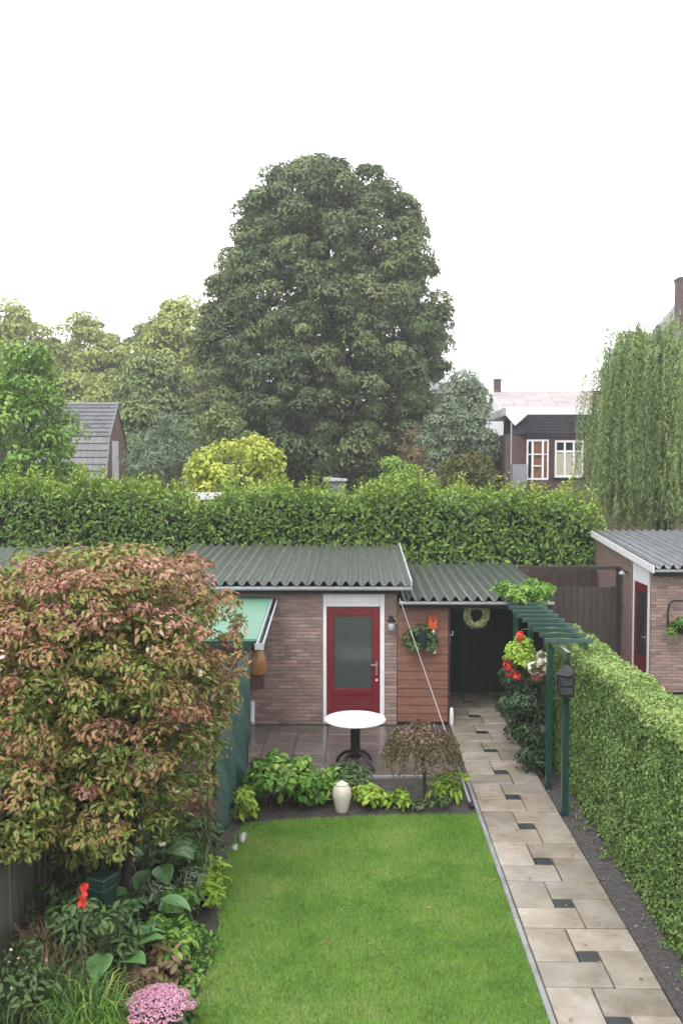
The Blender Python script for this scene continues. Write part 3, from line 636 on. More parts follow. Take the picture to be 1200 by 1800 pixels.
hb = Thing('hanging_flower_basket', 'lime green hanging basket with red flowers beside the pergola', 'flower basket', (2.4, 13.5, 1.4))
hb.part('basket', MB().lathe([(0.04,0),(0.13,0.05),(0.2,0.17),(0.21,0.2),(0.18,0.2)],(2.42,13.45,1.42),16), M['teal'])
hb.npart('foliage', clump_leaves(np.array([[2.36,13.4,1.78],[2.46,13.42,1.86],[2.52,13.4,1.74],[2.3,13.4,1.66],[2.42,13.3,1.7],[2.42,13.3,1.6],[2.5,13.3,1.62]]),0.13,90,0.08,0.055,droop=0.3), LM['lime'], kind='stuff')
hb.npart('red_flowers', flower_cloud([[2.22,13.3,1.55],[2.26,13.3,1.44],[2.34,13.3,1.38],[2.4,13.35,1.97]],0.06,14,0.04), LM['redflower'], kind='stuff')
hb.part('wire', MB().tube([(2.3,13.45,1.6),(2.45,13.45,2.06)],0.005,5).tube([(2.55,13.45,1.6),(2.45,13.45,2.06)],0.005,5).tube([(2.45,13.45,2.05),(2.66,13.45,2.06)],0.01,5), M['black'])
hb2 = Thing('hanging_flower_pot', 'pot of cream flowers hanging behind the lantern on the pergola', 'flower pot', (2.68, 12.9, 1.4))
hb2.part('pot', MB().lathe([(0.08,0),(0.13,0.16),(0.14,0.18),(0.12,0.18)],(2.58,12.92,1.42),16), M['terracotta'])
hb2.npart('foliage', clump_leaves(np.array([[2.55,12.88,1.66],[2.64,12.88,1.72],[2.5,12.86,1.6]]),0.11,70,0.06,0.035), LM['dull'], kind='stuff')
hb2.npart('cream_flowers', flower_cloud([[2.55,12.8,1.72],[2.63,12.8,1.78],[2.5,12.8,1.62],[2.6,12.8,1.6],[2.67,12.8,1.68]],0.08,12,0.04), LM['creamflower'], kind='stuff')

iv = Thing('ivy', 'dark green ivy climbing the pergola posts beside the path', 'ivy', (2.55, 13.4, 0))
k = 60; C = np.stack([rng.uniform(2.46, 2.82, k), rng.uniform(12.9, 15.0, k), rng.uniform(0.12, 1.42, k)], 1)
C[:, 0] -= 0.12*np.sin(C[:, 2]*2.2)
iv.npart('leaves', clump_leaves(C, 0.15, 110, 0.06, 0.045, droop=0.7, flat=1.0, up=0.1), LM['ivy'], kind='stuff')
mb = MB()
for q in range(7):
    x = 2.45+0.05*q; y = 13.0+0.28*q; mb.tube([(x,y,0),(x+rr(.06),y+rr(.1),0.5),(x+rr(.08),y+rr(.1),1.0),(x+rr(.08),y+rr(.1),1.45)],[0.018,0.014,0.01,0.005],5)
iv.part('stems', mb, M['bark'])
rp_ = Thing('roof_creeper', 'pale green creeper spilling over the corner of the passage roof', 'creeper', (2.95, 15.5, 2.2))
k = 26; C = np.stack([rng.uniform(2.5, 3.3, k), rng.uniform(15.2, 16.2, k), rng.uniform(2.2, 2.42, k)], 1)
rp_.npart('leaves', clump_leaves(C, 0.13, 55, 0.09, 0.05, droop=0.5), LM['lush'], kind='stuff')
rp_.part('stems', MB().tube([(3.3,15.5,0.0),(3.28,15.5,1.2),(3.2,15.45,2.2),(2.7,15.5,2.33)],[0.025,0.02,0.015,0.006],6), M['bark'])

# ------------------------------------------------------------------ clipped hedge along the path
def box_hedge(t, x0, x1, y0, y1, hf, leafm, L, W, faces, amp, sc_=1.0, depth=0.12, top_up=None, rbase=0.35):
    out = []
    for face, dens, lo, hi in faces:                    # leaves per square metre, range along the run
        if face in ('xl', 'xr'):
            a = (hi-lo)*2.0*dens; m_ = int(a); y = rng.uniform(lo, hi, m_); H = hf(y); z = rng.random(m_)*H
            off = wob(y*1.3, z*1.6, sc_)*amp; dp_ = depth*rng.random(m_)**1.6
            x = (x0 - off + dp_) if face == 'xl' else (x1 + off - dp_)
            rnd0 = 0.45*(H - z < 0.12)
            # rounded shoulder
            sh = np.clip((z - (H-0.12))/0.12, 0, 1)**2*0.07; x = x + sh*(1 if face == 'xl' else -1)
            P = np.stack([x, y, z], 1); n0 = np.array([-1.0 if face == 'xl' else 1.0, 0, 0.35])
        elif face in ('yl', 'yr'):
            m_ = int((hi-lo)*2.0*dens); x = rng.uniform(lo, hi, m_); H = hf(x); z = rng.random(m_)*H
            off = wob(x*1.3, z*1.6, sc_)*amp; dp_ = depth*rng.random(m_)**1.6
            y = (y0 - off + dp_) if face == 'yl' else (y1 + off - dp_)
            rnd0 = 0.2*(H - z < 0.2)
            P = np.stack([x, y, z], 1); n0 = np.array([0, -1.0 if face == 'yl' else 1.0, 0.35])
        else:
            m_ = int((hi-lo)*dens*((x1-x0) if face == 'ty' else (y1-y0)))
            if face == 'ty': y = rng.uniform(lo, hi, m_); x = rng.uniform(x0, x1, m_); H = hf(y)
            else: x = rng.uniform(lo, hi, m_); y = rng.uniform(y0, y1, m_); H = hf(x)
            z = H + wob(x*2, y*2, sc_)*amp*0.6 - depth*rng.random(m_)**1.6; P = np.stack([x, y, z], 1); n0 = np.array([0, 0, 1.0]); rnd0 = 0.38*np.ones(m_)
        N = nrm(n0 + rng.normal(size=P.shape)*0.45); D = nrm(rng.normal(size=P.shape) + n0*0.3 + UP*0.25)
        D = nrm(D - N*(D*N).sum(-1, keepdims=True)); s_ = 0.65 + 0.7*rng.random(len(P))
        cl = wob(P[:,0]*5+P[:,1]*3.7, P[:,2]*5.1+P[:,1])*0.16
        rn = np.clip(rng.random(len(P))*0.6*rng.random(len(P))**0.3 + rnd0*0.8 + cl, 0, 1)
        out.append(cards(P, D, N, L*s_, W*s_, rn))
    return out

ch = Thing('clipped_hedge', 'long clipped green garden hedge beside the paved path', 'hedge', (3.2, 9.0, 0))
hfn = lambda y: 2.0 + 0.02*np.sin(y*3.1) + 0.015*np.sin(y*7.3)
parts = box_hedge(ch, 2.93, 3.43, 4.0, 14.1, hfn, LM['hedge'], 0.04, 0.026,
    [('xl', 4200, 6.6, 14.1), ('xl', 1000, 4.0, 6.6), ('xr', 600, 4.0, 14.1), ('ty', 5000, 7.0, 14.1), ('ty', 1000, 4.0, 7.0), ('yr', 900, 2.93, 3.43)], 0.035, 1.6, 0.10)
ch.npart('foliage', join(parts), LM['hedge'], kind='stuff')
ch.part('twig_core', MB().box(3.02, 3.34, 4.05, 14.0, 0, 1.90), M['core'])

# ------------------------------------------------------------------ laurel hedge behind the sheds
lh = Thing('laurel_hedge', 'tall dense laurel hedge with uneven top behind the sheds', 'hedge', (-2, 23.3, 0))
HX = [-13,-9,-8,-6,-4.6,-4.05,-2.9,-2.4,-1.0,0.1,1.0,1.9,3.1,4.5,5.8,6.1,6.4]; HZ = [4.1,4.15,4.0,4.05,3.75,3.5,3.8,3.95,3.85,3.7,4.0,3.95,3.8,3.75,3.6,3.1,2.5]
lf = lambda x: np.interp(x, HX, HZ) + 0.08*np.sin(x*5.3)+0.06*np.sin(x*9.7+1)
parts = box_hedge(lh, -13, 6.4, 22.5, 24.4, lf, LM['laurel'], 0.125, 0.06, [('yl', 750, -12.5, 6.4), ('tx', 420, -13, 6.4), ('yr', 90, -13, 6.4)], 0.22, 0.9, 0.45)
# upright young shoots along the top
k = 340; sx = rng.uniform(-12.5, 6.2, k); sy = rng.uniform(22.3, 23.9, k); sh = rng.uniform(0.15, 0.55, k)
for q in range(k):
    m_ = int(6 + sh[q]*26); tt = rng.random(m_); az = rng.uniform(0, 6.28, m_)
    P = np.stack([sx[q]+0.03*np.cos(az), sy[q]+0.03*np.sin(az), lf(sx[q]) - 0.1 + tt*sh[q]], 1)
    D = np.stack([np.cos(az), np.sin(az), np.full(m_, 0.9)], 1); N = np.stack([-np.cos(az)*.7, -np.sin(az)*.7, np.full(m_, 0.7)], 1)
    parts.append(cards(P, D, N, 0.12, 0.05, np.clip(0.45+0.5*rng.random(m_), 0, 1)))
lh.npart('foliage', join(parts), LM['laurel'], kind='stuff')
mb = MB(); xs = np.linspace(-12.9, 6.1, 60)
poly = [(x, lf(x)-0.42) for x in xs]; mb.prism([(xs[0], 0)] + [(a_, float(b_)) for a_, b_ in poly] + [(xs[-1], 0)], 22.98, 24.1)
lh.part('twig_core', mb, M['core'])

# ------------------------------------------------------------------ autumn shrub in the left border
SX, SY = -2.45, 8.6
sh_prof = [(3.58,0.62),(3.5,0.9),(3.3,1.0),(3.1,1.12),(2.9,1.22),(2.65,1.22),(2.35,1.12),(1.85,1.02),(1.35,0.92),(1.05,0.75),(0.85,0.42)]
prof = [(z, SX-r_*1.08, SX+0.06+r_) for z, r_ in sh_prof]
shb = Thing('autumn_shrub', 'large shrub with red and green autumn leaves in the left border', 'shrub', (SX, SY, 0))
C = profile_clumps(prof, SY, 260, 0.80, 0.98); C = C[(C[:, 2] > 1.7) | (rng.random(len(C)) < 0.62)]; Ci = profile_clumps(prof, SY, 260, 0.2, 0.75)
Cs = profile_clumps(prof, SY, 90, 1.03, 1.13); Cs[:, 2] += 0.06
Cd = np.stack([rng.uniform(-2.5, -2.0, 14), rng.uniform(7.5, 7.75, 14), rng.uniform(1.1, 1.35, 14)], 1)
Cl = np.stack([rng.uniform(-2.95, -2.6, 60), rng.uniform(7.35, 8.5, 60), rng.uniform(1.25, 2.0, 60)], 1)
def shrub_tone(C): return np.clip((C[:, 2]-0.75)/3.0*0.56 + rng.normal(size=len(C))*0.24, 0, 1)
V = join([clump_leaves(C, 0.20*(0.55+0.9*rng.random(len(C))), 165, 0.052, 0.023, flat=0.5, droop=0.3, up=0.6, six=True, cvar=0.66, base=shrub_tone(C), svar=0.55),
          clump_leaves(Cd, 0.13, 70, 0.06, 0.027, flat=0.6, droop=0.6, six=True, cvar=0.66, base=shrub_tone(Cd)),
          clump_leaves(Cl, 0.19, 110, 0.06, 0.027, flat=0.5, droop=0.3, six=True, cvar=0.66, base=shrub_tone(Cl)*0.8),
          clump_leaves(Cs, 0.09, 40, 0.058, 0.026, flat=0.9, droop=0.1, up=0.5, six=True, cvar=0.7, base=shrub_tone(Cs)),
          clump_leaves(Ci, 0.26, 70, 0.08, 0.036, droop=0.6, six=True, cvar=0.6, base=shrub_tone(Ci)*0.25)])  # inner leaves coloured darker, painting in the shade inside the crown
shb.npart('foliage', V, LM['shrub'], kind='stuff')
# 300 outermost leaves on the side one sees, each a leaf of its own
C2 = profile_clumps(prof, SY, 900, 1.0, 1.06); C2 = C2[(C2[:,1] < SY+0.2)][:300]
tones = shrub_tone(C2); tones = np.clip(tones + rng.normal(size=len(tones))*0.12, 0, 1); lib = []
for q in range(12):
    V = cards(np.zeros((1,3)), np.array([[1.0,0,0]]), np.array([[0,0,1.0]]), 0.068, 0.029, np.array([q/11.0]), six=True, curl=0.25)
    lib.append(np_mesh('leaf', *V[:2], LM['shrub'], V[2]))
for c, tn in zip(C2, tones):
    out = math.atan2(c[1]-SY, c[0]-SX); shb.piece('leaf', lib[int(round(tn*11))], c, (R(rr(35)), R(random.uniform(-25, 50)), out+R(rr(70))))
mb = MB()
for q in range(9):
    a_ = q*0.7; e = Vector((SX+0.8*math.cos(a_), SY+0.8*math.sin(a_), random.uniform(2.2, 3.3)))
    s0 = Vector((SX+0.12*math.cos(a_), SY+0.12*math.sin(a_), 0)); mb.tube([s0, s0.lerp(e, 0.4)+Vector((0,0,0.3)), e], [0.045, 0.03, 0.008], 6)
shb.part('stems', mb, M['bark'])
shb.npart('pale_blossoms', flower_cloud(C2[::22] + np.array([0,-0.05,0]), 0.025, 3, 0.028), LM['creamflower'], kind='stuff')

# weathered fence on the left boundary
of = Thing('old_fence', 'old grey weathered board fence at the left garden boundary', 'fence', (-3.0, 8, 0))
ob = to_mesh('board', MB().box(-0.012, 0.012, -0.065, 0.065, 0, 1.75), M['oldfence'], bevel=0.003)
for k in range(75): of.piece('board', ob, (-2.97+rr(.006), 4.6+k*0.145, rr(.03)), (R(rr(.6)), R(rr(.6)), R(rr(2))))
of.part('rail', MB().box(-3.04, -2.985, 4.5, 15.45, 0.4, 0.48).box(-3.04, -2.985, 4.5, 15.45, 1.3, 1.38), M['oldfence'])

# mint canopy with its posts
mc = Thing('mint_canopy', 'mint green flat canopy against the brick shed wall', 'canopy', (-2.2, 14.3, 0))
mc.part('panel', MB().prismx([(15.54, 2.20),(13.25, 1.90),(13.25, 1.935),(15.54, 2.235)], -3.1, -1.46), M['mint'])
mc.part('edge_rail', MB().bar((-1.44,15.54,2.215),(-1.44,13.0,1.885),0.022,0.04), M['trim']); mc.part('edge_rail', MB().bar((-1.36,15.54,2.19),(-1.36,13.0,1.86),0.022,0.04), M['trim'])
mc.part('edge_channel', MB().bar((-1.40,15.53,2.19),(-1.40,13.02,1.86),0.056,0.02), M['glassdark']); mc.part('rail_end', MB().box(-1.465,-1.335,12.965,12.995,1.83,1.92), M['trim'])
mc.part('front_beam', MB().box(-3.1,-1.47,13.26,13.32,1.83,1.895), M['green'])
for x in (-1.64, -3.0): mc.part('post', MB().box(x-0.035, x+0.035, 13.26, 13.33, 0, 1.829), M['green'], bevel=0.004)

# green net screen beside the canopy post
nsn = Thing('net_screen', 'dark green netting screen standing along the left border', 'screen', (-1.62, 11.8, 0))
ny, nzv = 90, 24; V = []; 
for i in range(ny+1):
    for j in range(nzv+1):
        y = 10.38 + i/ny*2.84; z = 0.05 + j/nzv*1.72*(1 - 0.0*i/ny)
        x = -1.60 + 0.02*math.sin(y*7 + 2.1*math.sin(z*2.3)) + 0.014*math.sin(y*5+z*9) + 0.012*math.sin(z*14+y*11) + 0.05*(z/1.7)*math.sin(y*3)
        V.append((x, y, z))
F = [(i*(nzv+1)+j, (i+1)*(nzv+1)+j, (i+1)*(nzv+1)+j+1, i*(nzv+1)+j+1) for i in range(ny) for j in range(nzv)]
nm = nsn.part('netting', MB().add(V, F), M['net']); md = nm.modifiers.new('thickness', 'SOLIDIFY'); md.thickness = 0.006
for y in (10.4, 11.8, 13.2): nsn.part('stake', MB().tube([(-1.66,y,0),(-1.66,y,1.8)],0.022,8), M['green'])
nsn.part('top_rail', MB().tube([(-1.66,10.38,1.79),(-1.66,13.22,1.79)],0.016,8), M['green'])

# amber bird feeder hanging from the canopy corner
bf = Thing('hanging_bird_feeder', 'amber bird feeder hanging under the corner of the mint canopy', 'bird feeder', (-1.56, 14.2, 1.0))
bx, by = -1.555, 14.1
bf.part('jar', MB().lathe([(0.06,0),(0.13,0.03),(0.15,0.15),(0.14,0.3),(0.08,0.40),(0.05,0.42)],(bx,by,1.2),16), M['amber'])
bf.part('tray', MB().box(bx-0.10,bx+0.10,by-0.09,by+0.09,1.0,1.20), M['redbrown'], bevel=0.008)
bf.part('roof', MB().lathe([(0.10,0),(0.09,0.02),(0.03,0.10),(0.01,0.12)],(bx,by,1.62),12), M['bark'])
bf.part('wire', MB().tube([(bx,by,1.73),(bx,by,2.01)],0.005,5), M['black'])

# ------------------------------------------------------------------ round table
tb = Thing('round_table', 'round white topped table with black pedestal on the terrace', 'table', (0.0, 13.25, 0))
tb.part('tabletop', MB().lathe([(0.05,0.0),(0.43,0.0),(0.445,0.006),(0.45,0.018),(0.445,0.03),(0.435,0.034),(0.02,0.034)],(-0.02,13.28,0.72),48), M['white'])
tb.part('pedestal', MB().box(-0.09,0.05,13.24,13.32,0.26,0.699).box(-0.16,0.12,13.22,13.34,0.70,0.719), M['black'], bevel=0.006)
tb.part('hub', MB().lathe([(0.06,0),(0.085,0.02),(0.085,0.12),(0.06,0.14)],(-0.02,13.28,0.16),12), M['black'])
for a_ in (-40, 50, 140, 230):
    c_, s_ = math.cos(R(a_)), math.sin(R(a_)); tb.part('leg', MB().tube([(-0.02+c_*0.06,13.28+s_*0.06,0.25),(-0.02+c_*0.2,13.28+s_*0.2,0.21),(-0.02+c_*0.31,13.28+s_*0.31,0.12),(-0.02+c_*0.36,13.28+s_*0.36,0.035)],[0.03,0.025,0.022,0.025],8), M['black'])

# cream vase
vz = Thing('cream_vase', 'cream egg shaped vase at the lawn edge', 'vase', (-0.19, 11.6, 0))
vz.part('body', MB().lathe([(0.02,0.0),(0.075,0.0),(0.08,0.01),(0.10,0.09),(0.122,0.19),(0.125,0.25),(0.11,0.31),(0.075,0.35)],(-0.19,11.6,0.0),24), M['cream'])
vz.part('lid', MB().lathe([(0.08,0.351),(0.082,0.36),(0.04,0.385),(0.015,0.40),(0.012,0.41)],(-0.19,11.6,0.0),20), M['cream'])

# weeping shrub on a stem
ws = Thing('weeping_shrub', 'small brown weeping standard shrub at the right end of the border', 'shrub', (0.90, 12.0, 0))
ws.part('trunk', MB().tube([(0.92,12.0,0),(0.91,12.0,0.3),(0.88,12.02,0.6),(0.86,12.0,0.9)],[0.03,0.026,0.024,0.02],8), M['bark'])
k = 420; az = rng.uniform(0, 6.283, k); rd = 0.50*rng.random(k)**0.6; out = []; mb = MB()
for q in range(k):
    rq = rd[q]; z0 = 1.02 - 0.5*(rq/0.56)**2*0.62 + rr(.04); ln_ = random.uniform(0.12, 0.34)*(0.4+rq/0.56); m_ = 9
    tt = np.linspace(0, 1, m_); X = 0.86+(rq+0.06*tt)*math.cos(az[q])+rng.normal(size=m_)*0.01; Yv = 12.0+(rq+0.06*tt)*math.sin(az[q])+rng.normal(size=m_)*0.01; Z = z0 - ln_*tt
    P = np.stack([X, Yv, Z], 1); D = rng.normal(size=P.shape)*0.6 - UP*0.8; N = rng.normal(size=P.shape) + np.array([math.cos(az[q]), math.sin(az[q]), 0.5])
    out.append(cards(P, D, N, 0.055, 0.024, np.clip(rng.random(m_)*0.6 + 0.5*(z0 > 0.92), 0, 1)))
    if q < 120: mb.tube([(0.86,12.0,0.88),(0.86+rq*0.6*math.cos(az[q]),12.0+rq*0.6*math.sin(az[q]),z0+0.05),(X[0],Yv[0],Z[0]),(X[-1],Yv[-1],Z[-1])],[0.009,0.007,0.005,0.003],4)
ws.npart('foliage', join(out), LM['weep'], kind='stuff'); ws.part('branches', mb, M['twig'])

# ------------------------------------------------------------------ border plants
def leafy(name, label, cat, spots, rad, n, L, W, lm, six=True, droop=0.3, group=None, base=(0,0,0), flat=0.8):
    t = Thing(name, label, cat, base, group); t.npart('foliage', clump_leaves(np.array(spots), rad, n, L, W, flat=flat, droop=droop, six=six), lm, kind='stuff')
    mb = MB()
    for s_ in spots:
        dx, dy = base[0]-s_[0], base[1]-s_[1]; f = min(0.6, 0.1/(math.hypot(dx, dy)+1e-6)); q_ = 0.4 if s_[2] < 0.1 else 1
        mb.tube([(s_[0]+dx*f*q_, s_[1]+dy*f*q_, 0), (s_[0], s_[1], s_[2])], [0.012*q_, 0.005*q_], 5)
    t.part('stems', mb, M['twig']); return t
def spots(x0, x1, y0, y1, z0, z1, k): return np.stack([rng.uniform(x0,x1,k), rng.uniform(y0,y1,k), rng.uniform(z0,z1,k)], 1)
leafy('broad_leaved_bush', 'broad leaved green bush beside the green net screen', 'bush', spots(-1.45,-0.66,11.55,12.3,0.1,0.46,34), 0.15, 34, 0.115, 0.065, LM['lush'], base=(-1.0,11.9,0))
leafy('yellow_edged_plant', 'small yellow tinged plant at the foot of the net screen', 'plant', spots(-1.5,-1.3,11.2,11.6,0.08,0.3,9), 0.1, 26, 0.09, 0.05, LM['lime'], base=(-1.4,11.4,0))
leafy('low_green_plant', 'low green plant left of the cream vase', 'plant', spots(-0.62,-0.3,11.6,12.2,0.08,0.28,14), 0.13, 26, 0.12, 0.05, LM['lush'], base=(-0.46,11.9,0))
leafy('feathery_plant', 'dark green plant behind the cream vase', 'plant', spots(-0.3,0.1,12.0,12.5,0.1,0.35,14), 0.13, 30, 0.11, 0.04, LM['dull'], base=(-0.1,12.25,0))
leafy('lime_ground_plant', 'low lime green plant right of the cream vase', 'plant', spots(0.08,0.62,11.6,12.1,0.07,0.2,18), 0.12, 28, 0.09, 0.05, LM['lime'], base=(0.36,11.85,0))
leafy('pale_leaf_plant', 'pale green plant under the weeping shrub near the path', 'plant', spots(1.0,1.4,11.95,12.35,0.08,0.25,10), 0.11, 22, 0.13, 0.045, LM['lime'], base=(1.2,12.1,0))
leafy('trailing_plant', 'sparse dark plant between weeping shrub and lawn', 'plant', spots(0.6,1.2,11.6,11.85,0.03,0.1,10), 0.08, 16, 0.06, 0.03, LM['dull'], base=(0.9,11.7,0))
leafy('yellow_green_bush', 'yellow green bush at the lawn edge in the left border', 'bush', spots(-1.8,-1.5,7.5,8.5,0.1,0.36,22), 0.13, 30, 0.08, 0.04, LM['lush'], base=(-1.68,8.0,0))
leafy('striped_leaf_plant', 'pale striped leafy plant at the lawn edge below the net screen', 'plant', spots(-1.62,-1.42,8.8,9.6,0.1,0.3,14), 0.11, 24, 0.12, 0.04, LM['lime'], base=(-1.5,9.2,0))
leafy('grey_green_plant', 'grey green feathery plant between hostas and net screen', 'plant', spots(-1.95,-1.6,8.4,9.0,0.1,0.45,16), 0.15, 40, 0.09, 0.02, LM['grey'], base=(-1.8,8.7,0))
leafy('fresh_green_bush', 'fresh green bush before the dark green bin', 'bush', spots(-2.45,-1.85,7.2,7.5,0.15,0.74,36), 0.14, 40, 0.085, 0.035, LM['dull'], base=(-2.1,7.4,0))
leafy('edging_plant', 'low green edging plant spilling over the left lawn edge', 'plant', spots(-1.52,-1.36,6.95,8.5,0.03,0.14,22), 0.09, 30, 0.055, 0.028, LM['lush'], base=(-1.45,7.7,0))
leafy('strip_weeds', 'tiny weeds at the foot of the clipped hedge', 'weeds', spots(2.72,2.98,7.2,12.0,0.01,0.04,16), 0.045, 14, 0.035, 0.018, LM['lush'], base=(2.88,9.5,0))
leafy('shade_bush', 'dark green bush in the border under the autumn shrub', 'bush', spots(-2.1,-1.62,8.9,10.3,0.15,0.65,34), 0.18, 30, 0.10, 0.045, LM['dull'], base=(-1.85,9.6,0))
leafy('bronze_bush', 'bronze leaved low bush behind the pink flower head', 'bush', spots(-1.75,-1.5,7.1,7.6,0.1,0.32,12), 0.13, 26, 0.09, 0.045, LM['weep'], base=(-1.62,7.35,0))
leafy('fence_foot_bush', 'dull green bush at the foot of the old fence', 'bush', spots(-2.9,-2.3,7.4,9.3,0.15,0.6,36), 0.2, 26, 0.10, 0.04, LM['dull'], base=(-2.6,8.3,0))

for lab, x, y in (('rounded green bush by the low shed in the left garden', -5.2, 13.6), ('green bush along the left garden fence', -3.9, 11.2)): leafy('garden_bush', lab, 'bush', spots(x-0.6,x+0.6,y-0.6,y+0.6,0.2,0.9,26), 0.28, 60, 0.09, 0.05, LM['dull'], base=(x,y,0))
# hostas with separate leaves
def hosta_leaf_mesh(L, W):
    V, F, r_ = [], [], []; nu, nv = 9, 6
    for i in range(nu+1):
        t = i/nu; wd = W/2*math.sin(math.pi*min(1, t**0.75*0.98+0.02))**0.8
        for j in range(nv+1):
            s_ = j/nv*2-1; V.append((L*t*(1-0.18*t), wd*s_, 0.12*L*math.sin(t*2.2) - 0.30*L*t*t + 0.10*W*abs(s_) + 0.01*W*math.sin(j*3.1+i)))
            r_.append(0.15+0.25*random.random()+0.28*(abs(s_) > 0.8)*(t > 0.05))
    for i in range(nu):
        for j in range(nv): F.append((i*(nv+1)+j, (i+1)*(nv+1)+j, (i+1)*(nv+1)+j+1, i*(nv+1)+j+1))
    me = np_mesh('leaf', V, F, LM['hosta'], r_); me.shade_smooth(); return me
hl_ = hosta_leaf_mesh(0.36, 0.21); hs_ = hosta_leaf_mesh(0.27, 0.16)
for lab, (x, y, h0, cnt, me) in {'variegated hosta in the border nearest the lawn middle': (-1.95,8.1,0.30,9,hl_), 'variegated hosta behind the others beside the green bin': (-2.0,8.9,0.34,9,hl_),
        'variegated hosta directly above the tall grasses': (-2.05,7.35,0.26,9,hl_), 'small hosta at the foot of the dark green bin': (-2.2,7.9,0.24,8,hs_), 'hosta with pale leaves under the autumn shrub': (-2.3,9.5,0.40,8,hl_)}.items():
    t = Thing('hosta', lab, 'hosta', (x, y, 0), 'hostas in the left border'); mb = MB()
    for q in range(cnt):
        a_ = q*2*math.pi/cnt + rr(.3); r0 = 0.10+0.08*random.random(); hz = h0*random.uniform(1.1, 1.9)
        p = (x+r0*math.cos(a_), y+r0*math.sin(a_), hz); t.piece('leaf', me, p, (R(rr(15)), R(rr(18)-8), a_)); mb.tube([(x, y, 0), (x+r0*0.6*math.cos(a_), y+r0*0.6*math.sin(a_), hz*0.6), p], 0.006, 5)
    t.part('stalks', mb, M['green'])
bigl = Thing('upright_leaf', 'single upright bright green leaf below the red flower', 'leaf', (-2.12, 7.4, 0.45))
me = to_mesh('blade', MB(), None); V = cards(np.array([[-2.12,7.4,0.5]]), np.array([[0.05,-0.1,1.0]]), np.array([[0,-1.0,0.2]]), 0.3, 0.14, np.array([0.55]), six=True)
bigl.npart('blade', V, LM['lush']); bigl.part('stalk', MB().tube([(-2.12,7.42,0),(-2.12,7.4,0.52)],0.007,5), M['green'])

# red flower on a tall stem
rf_ = Thing('red_flower', 'tall red flower before the dark green bin', 'flower', (-2.2, 7.0, 0))
rf_.part('stem', MB().tube([(-2.2,7.05,0),(-2.19,7.02,0.5),(-2.16,7.0,1.05)],[0.01,0.009,0.006],6), M['twig'])
rf_.npart('petals', flower_cloud([[-2.16,6.98,1.02],[-2.15,6.97,1.09],[-2.14,6.98,1.15]],0.022,6,0.03), LM['redflower'])
# dark green bin
gb_ = Thing('green_bin', 'dark green lidded garden bin behind the hostas', 'bin', (-2.22, 7.75, 0))
bxm = lambda hw, z0, z1: MB().add([(-2.22+hw*math.cos(q*math.pi/2+0.35), 7.75+hw*math.sin(q*math.pi/2+0.35), z) for z in (z0, z1) for q in range(4)], [(0,3,2,1),(4,5,6,7),(0,1,5,4),(1,2,6,5),(2,3,7,6),(3,0,4,7)])
gb_.part('body', bxm(0.13, 0, 0.86), M['binpaint'], bevel=0.008); gb_.part('lid', bxm(0.143, 0.861, 0.90), M['binpaint'], bevel=0.01); gb_.part('rim', bxm(0.136, 0.77, 0.80), M['binpaint'], bevel=0.004)

# grasses
def grassy(name, label, x, y, r_, k, H, reach, wd, lm, cat='grass'):
    t = Thing(name, label, cat, (x, y, 0)); a_ = rng.uniform(0, 6.283, k); q = r_*rng.random(k)**0.5
    P = np.stack([x+q*np.cos(a_), y+q*np.sin(a_), np.zeros(k)], 1); a2 = a_ + rng.normal(size=k)*1.1; wd = wd*(0.5+rng.random(k))[:, None]
    t.npart('blades', blades(P, a2, reach*(0.4+0.8*rng.random(k)), H*(0.6+0.5*rng.random(k)), wd, 5), lm, kind='stuff'); return t
grassy('tall_grass', 'tuft of long green grass at the bottom left corner', -2.45, 6.75, 0.3, 360, 0.55, 0.5, 0.013, LM['dull'])
grassy('tall_grass', 'tuft of long green grass left of the pink flower head', -2.0, 6.6, 0.18, 360, 0.5, 0.36, 0.012, LM['lush'])
grassy('brown_grass', 'tuft of brownish pink grass at the foot of the old fence', -2.5, 7.35, 0.2, 300, 0.6, 0.42, 0.009, LM['redgrass'])
grassy('brown_grass', 'tuft of brownish pink grass arching beside the net screen', -1.85, 10.0, 0.16, 320, 0.95, 0.34, 0.008, LM['redgrass'])
grassy('brown_grass', 'low rusty grass tuft between hostas and pink flower head', -1.95, 7.15, 0.15, 260, 0.42, 0.3, 0.009, LM['redgrass'])

leafy('white_flowered_plant', 'leafy plant with tiny white flowers at the bottom left edge', 'plant', spots(-2.75,-2.35,6.5,7.2,0.2,0.6,18), 0.13, 30, 0.07, 0.03, LM['dull'], base=(-2.55,6.9,0)).npart('flowers', flower_cloud(spots(-2.7,-2.4,6.45,7.0,0.45,0.68,4), 0.05, 2, 0.016), LM['creamflower'], kind='stuff')
# pink sedum
sd = Thing('pink_sedum', 'domed pink flower head plant at the bottom of the left border', 'flower', (-1.5, 6.72, 0))
mb = MB()
for q in range(24):
    ph = q*2.399; rq = 0.235*math.sqrt((q+0.5)/24); c = np.array([-1.5+rq*math.cos(ph), 6.72+rq*math.sin(ph), 0.44-1.9*rq*rq]); k = 130
    u = nrm(rng.normal(size=(k,3))); u[:,2] = np.abs(u[:,2]); P = c + u*np.array([0.062,0.062,0.035]); az = rng.uniform(0,6.28,k)
    D = np.stack([np.cos(az), np.sin(az), 0.3+0*az], 1); N = nrm(u+UP*0.8)
    P2 = np.concatenate([P, P]); D2 = np.concatenate([D, np.cross(N, D)]); N2 = np.concatenate([N, N])
    V = cards(P2-D2*0.006, D2, N2, 0.016, 0.013, np.clip(np.tile(rng.random(k), 2)*0.7+0.3*rng.random(), 0, 1), fold=0.2)
    sd.npart('flower_head', V, LM['pink'], kind='stuff'); mb.tube([(-1.5,6.72,0),(c[0],c[1],c[2]-0.03)],[0.012,0.007],5)
sd.part('stems', mb, M['green'])
